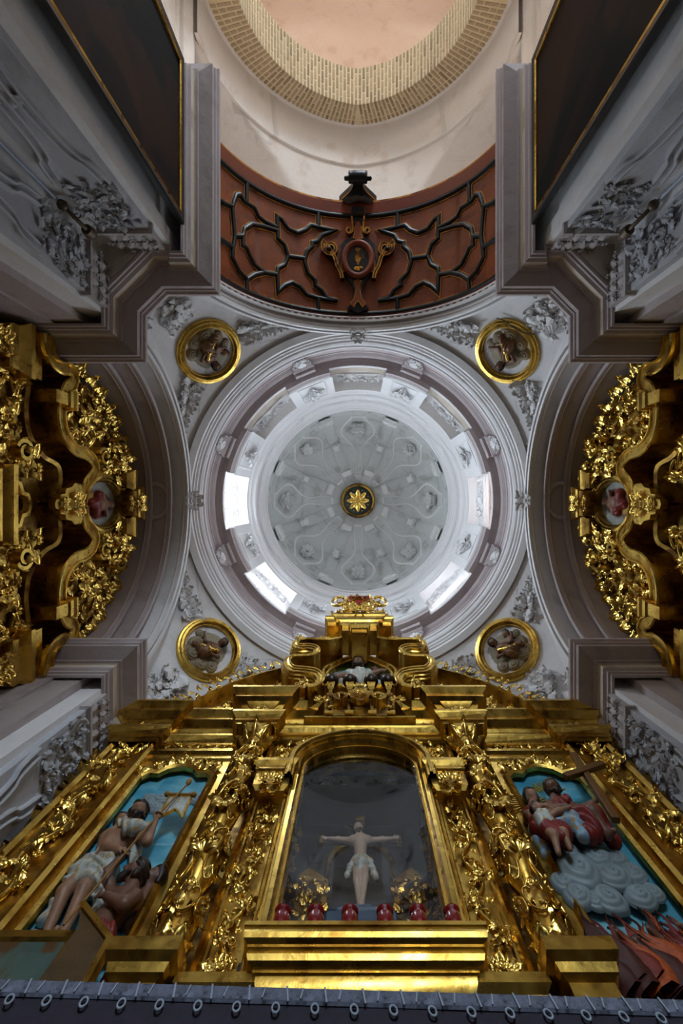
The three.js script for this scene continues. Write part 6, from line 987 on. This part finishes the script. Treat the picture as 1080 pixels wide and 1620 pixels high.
  const cross = mesh('wooden_cross', [at(bx(-0.03, 0.03, -0.5, 0.5, -0.025, 0.025, 0.008), T(2.02, 3.93, -2.38, -0.05, 0, -0.14)), at(bx(-0.24, 0.24, -0.03, 0.03, -0.025, 0.025, 0.008), T(2.04, 4.1, -2.37, 0, 0, 0.42))], polychrome([0.40, 0.26, 0.10]), g);
  for (const [x, y, R] of [[1.56, 3.21, 0.17], [1.42, 3.13, 0.1], [1.78, 3.17, 0.13], [1.46, 3.02, 0.11], [1.65, 2.99, 0.12], [1.87, 3.01, 0.11], [1.76, 3.33, 0.12], [1.58, 3.39, 0.1], [1.94, 3.2, 0.1], [1.98, 3.05, 0.08], [1.55, 2.99, 0.08], [1.9, 3.34, 0.09]]) mesh('carved_cloud', at(cloudCurl(R), T(x, y, Zp + 0.05, 0, 0, x * 7, [1, 1.05, 1])), CLOUD, g);
  const FLAMES = [0, 1, 2].map((q) => boxUV(norm(grid(4, 14, (i, u) => { const v = i * 2 - 1, w = 0.2 * (1 - u) ** 0.8 * (0.5 + 1.2 * sin(PI * min(1, u + 0.25))); return [v * w + 0.14 * sin(u * 5 + q * 2) * u, u, 0.1 + 0.28 * (1 - v * v) * (1 - u) + 0.05 * cos(v * 9 + u * 4)]; }))));
  const flameMats = [polychrome([0.46, 0.15, 0.1], 0.6), polychrome([0.66, 0.3, 0.12], 0.6), polychrome([0.26, 0.1, 0.08], 0.6)], fr = rng(44);
  for (let i = 0; i < 54; i++) { const row = i % 3, x = 1.38 + 0.68 * ((i * 0.618) % 1), m = meshUV('flame', FLAMES[i % 3], flameMats[floor(fr() * 3)], g); const H0 = 0.28 + 0.2 * fr(); m.applyMatrix4(T(x, 2.26 + row * 0.12 + 0.06 * fr(), Zp + 0.04 + (2 - row) * 0.08, 0, 0, 0.25 + (fr() - 0.5) * 0.5, [0.3 + 0.12 * fr(), H0 * 0.9, 0.22])); }
  for (const [x, y] of [[1.47, 2.58], [1.66, 2.6], [1.86, 2.62]]) {
    const q = head([x, y + 0.08, -2.56], 0.1, [0.1, 1, 0], [-0.2, 0.5, 0.8]);
    figure(g, 'soul_figure', { skin: SKIN_DARK, body: [...q.skin, [[x, y + 0.02, -2.54], [x + 0.01, y - 0.03, -2.55], 0.035, 0.045], [[x - 0.06, y - 0.06, -2.56], [x + 0.06, y - 0.06, -2.56], 0.05, 0.05], [[x, y - 0.06, -2.56], [x, y - 0.22, -2.58], 0.075, 0.07], [[x + 0.08, y - 0.06, -2.54], [x + 0.1, y + 0.02, -2.48], 0.03, 0.024], [[x + 0.1, y + 0.02, -2.48], [x + 0.04, y + 0.06, -2.44], 0.022, 0.018]], fine: [q.eyes], wear: [['hair', q.hair, HAIR, 0.02]] }, 'bare figure rising among the flames');
  }
  mesh('gilt_ornament', [...all(foliage([[1.4, 2.12], [2.0, 2.12], [2.0, 2.34], [1.4, 2.34]], 0.17, 830, 0), T(0, 0, Zp + 0.16))], MAT.goldOrn, g);
}
for (const g of scene.children.filter((o) => o.name.startsWith('relief_panel'))) for (const c of g.children) if (c.name !== 'panel_ground') c.applyMatrix4(new M4().makeScale(0.975, 0.975, 1));
{ // relief in the attic
  const g = group('attic_relief', 0.02, 0, -H + 0.002); tag(g, 'small painted relief of a haloed figure in the frame under the crest', 'relief');
  const L = (x, y, w) => lean(x, y, w - 0.30);
  const ov = Array.from({ length: 40 }, (_, i) => { const a = 2 * PI * i / 40; return [0.4 * cos(a), 5.9 + 0.35 * sin(a)]; });
  mesh('panel_ground', slab(ov, [], -0.02, 0.0, L), skyPaint(0.7), g);
  const P = (x, y, w) => L(x, y, w), c = head(P(-0.02, 6.1, 0.12), 0.19, [0, 1, 0.3], [0, -0.5, 1]);
  figure(g, 'carved_figure', { body: [...c.skin, [P(-0.02, 6.0, 0.09), P(-0.02, 5.95, 0.07), 0.05, 0.06], [P(-0.12, 5.92, 0.06), P(0.1, 5.92, 0.06), 0.07, 0.07], [P(-0.02, 5.9, 0.05), P(-0.02, 5.68, 0.05), 0.11, 0.12], [P(0.13, 5.92, 0.07), P(0.28, 5.96, 0.1), 0.045, 0.03], [P(-0.15, 5.92, 0.07), P(-0.28, 5.82, 0.1), 0.045, 0.03]], fine: [hand(P(0.28, 5.96, 0.1), [1, 0.3, 0], [0, 0, 1], 0.09, 0.4), hand(P(-0.28, 5.82, 0.1), [-1, -0.2, 0], [0, 0, 1], 0.09, 0.4), c.eyes],
    wear: [['hair', c.hair, HAIR, 0.03], ['beard', c.beard, HAIR, 0.02], ['robe', [[P(-0.12, 5.9, 0.07), P(0.1, 5.9, 0.07), 0.075, 0.075], [P(0, 5.84, 0.07), P(0, 5.66, 0.07), 0.13, 0.14], [P(-0.2, 5.7, 0.05), P(0.2, 5.66, 0.05), 0.09, 0.09]], CLOTH, 0.04, ripple(60, 0.012, [1, 0.5, 0])]] }, 'carved dark-haired figure in a pale robe');
  mesh('winged_head', solid([[P(0.2, 6.02, 0.06), P(0.2, 6.03, 0.06), 0.06, 0.06], [P(0.26, 5.98, 0.04), P(0.32, 5.92, 0.03), 0.04, 0.03]], 0.03, 0.012), SKIN_DARK, g);
  for (const [x, y] of [[-0.28, 5.72], [0.28, 5.74], [-0.26, 6.0], [0.05, 5.62]]) mesh('carved_cloud', at(cloudCurl(0.1), new M4().setPosition(...P(x, y, 0.0))), CLOUD, g);
}
{ // crucifix inside the niche on blue steps
  const g = group('crucifix', 0.02, 3.26, -2.98); tag(g, 'pale carved crucifix standing behind the niche glass', 'crucifix');
  const wood = polychrome([0.30, 0.18, 0.10]);
  mesh('cross', [bx(-0.045, 0.045, 0, 1.22, -0.05, -0.01, 0.006), bx(-0.4, 0.4, 0.86, 0.94, -0.05, -0.01, 0.006)], wood, g);
  mesh('cross_caps', [bx(-0.05, 0.05, 1.2, 1.25, -0.055, -0.005, 0.005), bx(-0.43, -0.39, 0.85, 0.95, -0.055, -0.005, 0.005), bx(0.39, 0.43, 0.85, 0.95, -0.055, -0.005, 0.005)], MAT.gold, g);
  const c = head([-0.02, 0.95, 0.07], 0.13, [-0.15, 1, 0.25], [-0.1, -0.5, 1]), pale = polychrome([0.72, 0.62, 0.54], 0.2);
  figure(g, 'corpus', { skin: pale, body: [...c.skin, [[-0.01, 0.89, 0.05], [0, 0.85, 0.03], 0.036, 0.04], [[-0.07, 0.83, 0.03], [0.07, 0.83, 0.03], 0.05, 0.05], [[0, 0.82, 0.03], [0, 0.6, 0.03], 0.072, 0.055], [[0, 0.6, 0.03], [0.0, 0.52, 0.03], 0.058, 0.066], [[-0.1, 0.84, 0.02], [-0.23, 0.87, 0.01], 0.033, 0.026], [[-0.23, 0.87, 0.01], [-0.34, 0.9, 0.0], 0.025, 0.017], [[0.1, 0.84, 0.02], [0.23, 0.87, 0.01], 0.033, 0.026], [[0.23, 0.87, 0.01], [0.34, 0.9, 0.0], 0.025, 0.017], [[-0.03, 0.5, 0.03], [-0.035, 0.29, 0.07], 0.048, 0.036], [[-0.035, 0.29, 0.07], [-0.012, 0.08, 0.02], 0.034, 0.02], [[0.03, 0.5, 0.03], [0.04, 0.3, 0.075], 0.048, 0.036], [[0.04, 0.3, 0.075], [0.012, 0.08, 0.04], 0.034, 0.02], [[0, 0.08, 0.03], [0, 0.03, 0.07], 0.024, 0.016]],
    fine: [hand([-0.34, 0.9, 0], [-1, 0.15, 0], [0, 0, 1], 0.075, 0.5), hand([0.34, 0.9, 0], [1, 0.15, 0], [0, 0, 1], 0.075, 0.5), c.eyes],
    wear: [['hair', c.hair, HAIR, 0.02], ['beard', c.beard, HAIR, 0.015], ['loincloth', [[[-0.03, 0.55, 0.03], [0.03, 0.55, 0.04], 0.055, 0.055], [[0, 0.52, 0.04], [0, 0.45, 0.05], 0.06, 0.062], [[0.09, 0.53, 0.04], [0.14, 0.36, 0.03], 0.035, 0.03], [[-0.09, 0.52, 0.03], [-0.13, 0.38, 0.02], 0.03, 0.025]], CLOTH, 0.025, ripple(90, 0.007, [0.4, 1, 0])]] }, 'carved figure on the cross with pale loincloth');
  const silver = new THREE.MeshStandardMaterial({ color: '#c8ccd4', metalness: 1, roughness: 0.2 });
  mesh('halo_rays', [0.6, 1.0, 1.4, 1.75, 2.15, 2.55].map((a) => at(bx(0.07, 0.17, -0.008, 0.008, 0, 0.008), T(-0.02, 0.97, 0.0, 0, 0, a))), silver, g);
  g.scale.setScalar(0.84);
  const b = group('blue_pedestal', 0.02, 2.44, -2.98); tag(b, 'stepped pedestal covered in blue satin under the crucifix', 'pedestal');
  const satin = new THREE.MeshPhysicalMaterial({ map: mottled([0.10, 0.25, 0.36], 0.35, 128, [3, 3]), roughness: 0.28, clearcoat: 0.4 });
  mesh('lower_step', bx(-0.24, 0.24, 0, 0.56, -0.18, 0.3, 0.03), satin, b);
  mesh('middle_step', bx(-0.18, 0.18, 0.56, 0.7, -0.16, 0.2, 0.03), satin, b);
  mesh('upper_step', bx(-0.09, 0.09, 0.7, 0.82, -0.12, 0.1, 0.02), satin, b);
}
// ------------------------------------------------------------------ gilded medallions on the pendentives

penCorner.forEach(([lr, nearTo, a0], q) => {
  const o = onSphere(a0, penCentre), g = new THREE.Group(); g.name = numbered('medallion'); scene.add(g);
  g.applyMatrix4(frame(o, [-o[0], PEN_Y - o[1], -o[2]], [0, 1, 0]));
  tag(g, `round gilt-framed relief medallion on the ${lr} pendentive by the ${nearTo}`, 'medallion', 'pendentive medallions');
  const prof = [[0.5, -0.03], [0.5, 0.05], [0.485, 0.075], [0.46, 0.08], [0.445, 0.1], [0.415, 0.105], [0.395, 0.085], [0.39, 0.065], [0.375, 0.065], [0.365, 0.03], [0.365, 0.0]];
  const rot = T(0, 0, 0, PI / 2, 0, 0);
  mesh('frame', at(turned(prof, 56), rot), MAT.gold, g);
  mesh('ground', at(turned([[0, 0.01], [0.38, 0.01], [0.38, -0.02]], 40), rot), polychrome([0.62, 0.57, 0.47], 0.5, [2, 2]), g);
  if (q === 1) mesh('loose_cable', tube([[-0.1, -0.52, 0.1], [0.05, -0.42, 0.12], [0.2, -0.38, 0.11], [0.33, -0.36, 0.09], [0.45, -0.3, 0.1]], 0.007, 5), MAT.blackLacquer, g);
  const r = rng(50 + q), fl = q % 2 ? -1 : 1, F = (x, y, z) => [fl * x, y, z];
  const c = head(F(0.08, 0.19, 0.1), 0.15, F(0.2, 1, 0.1), F(-0.3, -0.2, 1));
  figure(g, 'carved_figure', { skin: SKIN_DARK, body: [...c.skin, [F(0.06, 0.12, 0.08), F(0.04, 0.08, 0.07), 0.035, 0.04], [F(-0.03, 0.05, 0.06), F(0.11, 0.05, 0.06), 0.05, 0.05], [F(0.03, 0.04, 0.06), F(-0.02, -0.1, 0.06), 0.07, 0.08], [F(0.12, 0.05, 0.07), F(0.17, -0.04, 0.11), 0.035, 0.028], [F(0.17, -0.04, 0.11), F(0.08, -0.08, 0.13), 0.026, 0.02], [F(-0.05, 0.05, 0.07), F(-0.13, 0.0, 0.1), 0.035, 0.028], [F(-0.13, 0.0, 0.1), F(-0.2, 0.06, 0.11), 0.026, 0.02]], fine: [hand(F(0.08, -0.08, 0.13), F(-1, 0, 0), [0, 0, -1], 0.07, 0.4), hand(F(-0.2, 0.06, 0.11), F(-0.6, 0.6, 0), [0, 0, 1], 0.07, 0.4), c.eyes],
    wear: [['hair', c.hair, HAIR, 0.03], ['robe', [[F(-0.02, 0.04, 0.07), F(0.1, 0.04, 0.07), 0.055, 0.055], [F(0.02, 0.0, 0.07), F(-0.04, -0.12, 0.08), 0.085, 0.1], [F(-0.06, -0.1, 0.07), F(-0.2, -0.12, 0.06), 0.08, 0.05]], BROWNROBE, 0.03, ripple(80, 0.01, [1, 0.6, 0])]] });
  mesh('gilt_drapery', solid([[F(0.1, 0.02, 0.12), F(0.0, -0.06, 0.15), 0.025, 0.03], [F(0.0, -0.06, 0.15), F(-0.14, -0.1, 0.13), 0.03, 0.02]], 0.02, 0.01, 0.02, ripple(110, 0.006, [1, 0.8, 0])), MAT.goldOrn, g);
  if (q === 0 || q === 3) { const h2 = head(F(-0.16, 0.16, 0.07), 0.13, F(-0.4, 1, 0), F(0.4, -0.2, 1)); figure(g, 'second_figure', { skin: SKIN, body: [...h2.skin, [F(-0.15, 0.1, 0.06), F(-0.13, 0.02, 0.05), 0.035, 0.05]], wear: [['hair', h2.hair, HAIR, 0.02]] }); }
  for (const [x, y, R] of [[-0.22, -0.08, 0.12], [-0.12, -0.22, 0.13], [0.06, -0.24, 0.12], [0.2, -0.16, 0.11], [-0.26, 0.08, 0.08], [0.0, -0.31, 0.08], [-0.22, -0.22, 0.09]]) mesh('carved_cloud', at(cloudCurl(R), T(fl * x, y, 0.01, 0, 0, r() * 6)), polychromeCloud, g);
});

// ------------------------------------------------------------------ freestanding altar table with a lace-edged cloth
{
  const g = group('altar_table', -0.02, FLOOR, -1.36, 0.03); tag(g, 'altar table with a dark lace-edged cloth at the bottom of the picture', 'altar');
  const topY = 0.857 - FLOOR, W = 1.5, D = 0.43;
  const stone = new THREE.MeshStandardMaterial({ map: mottled([0.55, 0.5, 0.46], 0.3, 128, [1, 1]), roughness: 0.5 });
  mesh('table_top', bx(-W, W, topY - 0.08, topY - 0.006, -D, D - 0.006), stone, g);
  mesh('base', [bx(-1.1, 1.1, 0, topY - 0.08, -0.3, 0.3, 0.01)], stone, g);
  const plum = new THREE.MeshStandardMaterial({ map: texture(128, (u, v) => { const f = 0.85 + 0.3 * (fbm(u, v, 2, 5)) - 0.15; return [0.19 * f, 0.16 * f, 0.23 * f]; }, { repeat: [6, 6] }), roughness: 0.8 });
  const lace = new THREE.MeshStandardMaterial({ map: mottled([0.40, 0.42, 0.49], 0.9, 128, [9, 9], [0.4, 0.4, 0.45]), roughness: 0.8 }), thread = new THREE.MeshStandardMaterial({ color: '#98a2b0', roughness: 0.8 });
  const cl = mesh('cloth', [bx(-W - 0.006, W + 0.006, topY - 0.006, topY, -D - 0.006, D + 0.004), grid(200, 8, (i, j) => { const x = lerp(-W, W, i); return [x, topY - j * 0.3, D + 0.004 + 0.004 * j * sin(x * 22) * (1 + sin(x * 7))]; })], plum, g);
  const P = 0.069, n = 24;
  mesh('lace_border', [sweep([[-W, topY - 0.006], [W, topY - 0.006]], [[0.006, D - 0.004], [0.008, D + 0.006], [0.004, D + 0.011], [-0.016, D + 0.010], [-0.02, D + 0.006]])], lace, cl);
  const loops = [], picots = [];
  const ring = new THREE.TorusGeometry(0.008, 0.0024, 5, 14), tick = bx(-0.0016, 0.0016, -0.013, 0.013, -0.0015, 0.0015);
  for (let i = -n; i <= n; i++) { const jit = sin(i * 12.9) * 0.006, x = i * P + jit; if (abs(x) > W - 0.05) continue; loops.push(at(ring, T(x, topY - 0.036 + jit * 0.3, D + 0.012, 0, 0, 0.3 + jit * 40, [0.8, 1.0, 1]))); picots.push(at(tick, T(x + 0.018, topY - 0.014, D + 0.0125, 0, 0, 0.2)), at(tick, T(x - 0.026, topY - 0.012, D + 0.0115, 0, 0, -0.2, [0.8, 0.7, 1]))); }
  mesh('lace_loops', [...loops, ...picots], thread, cl);
}

scene.traverse((o) => { if (o.isMesh) { o.castShadow = true; o.receiveShadow = true; } });
renderer.render(scene, camera);
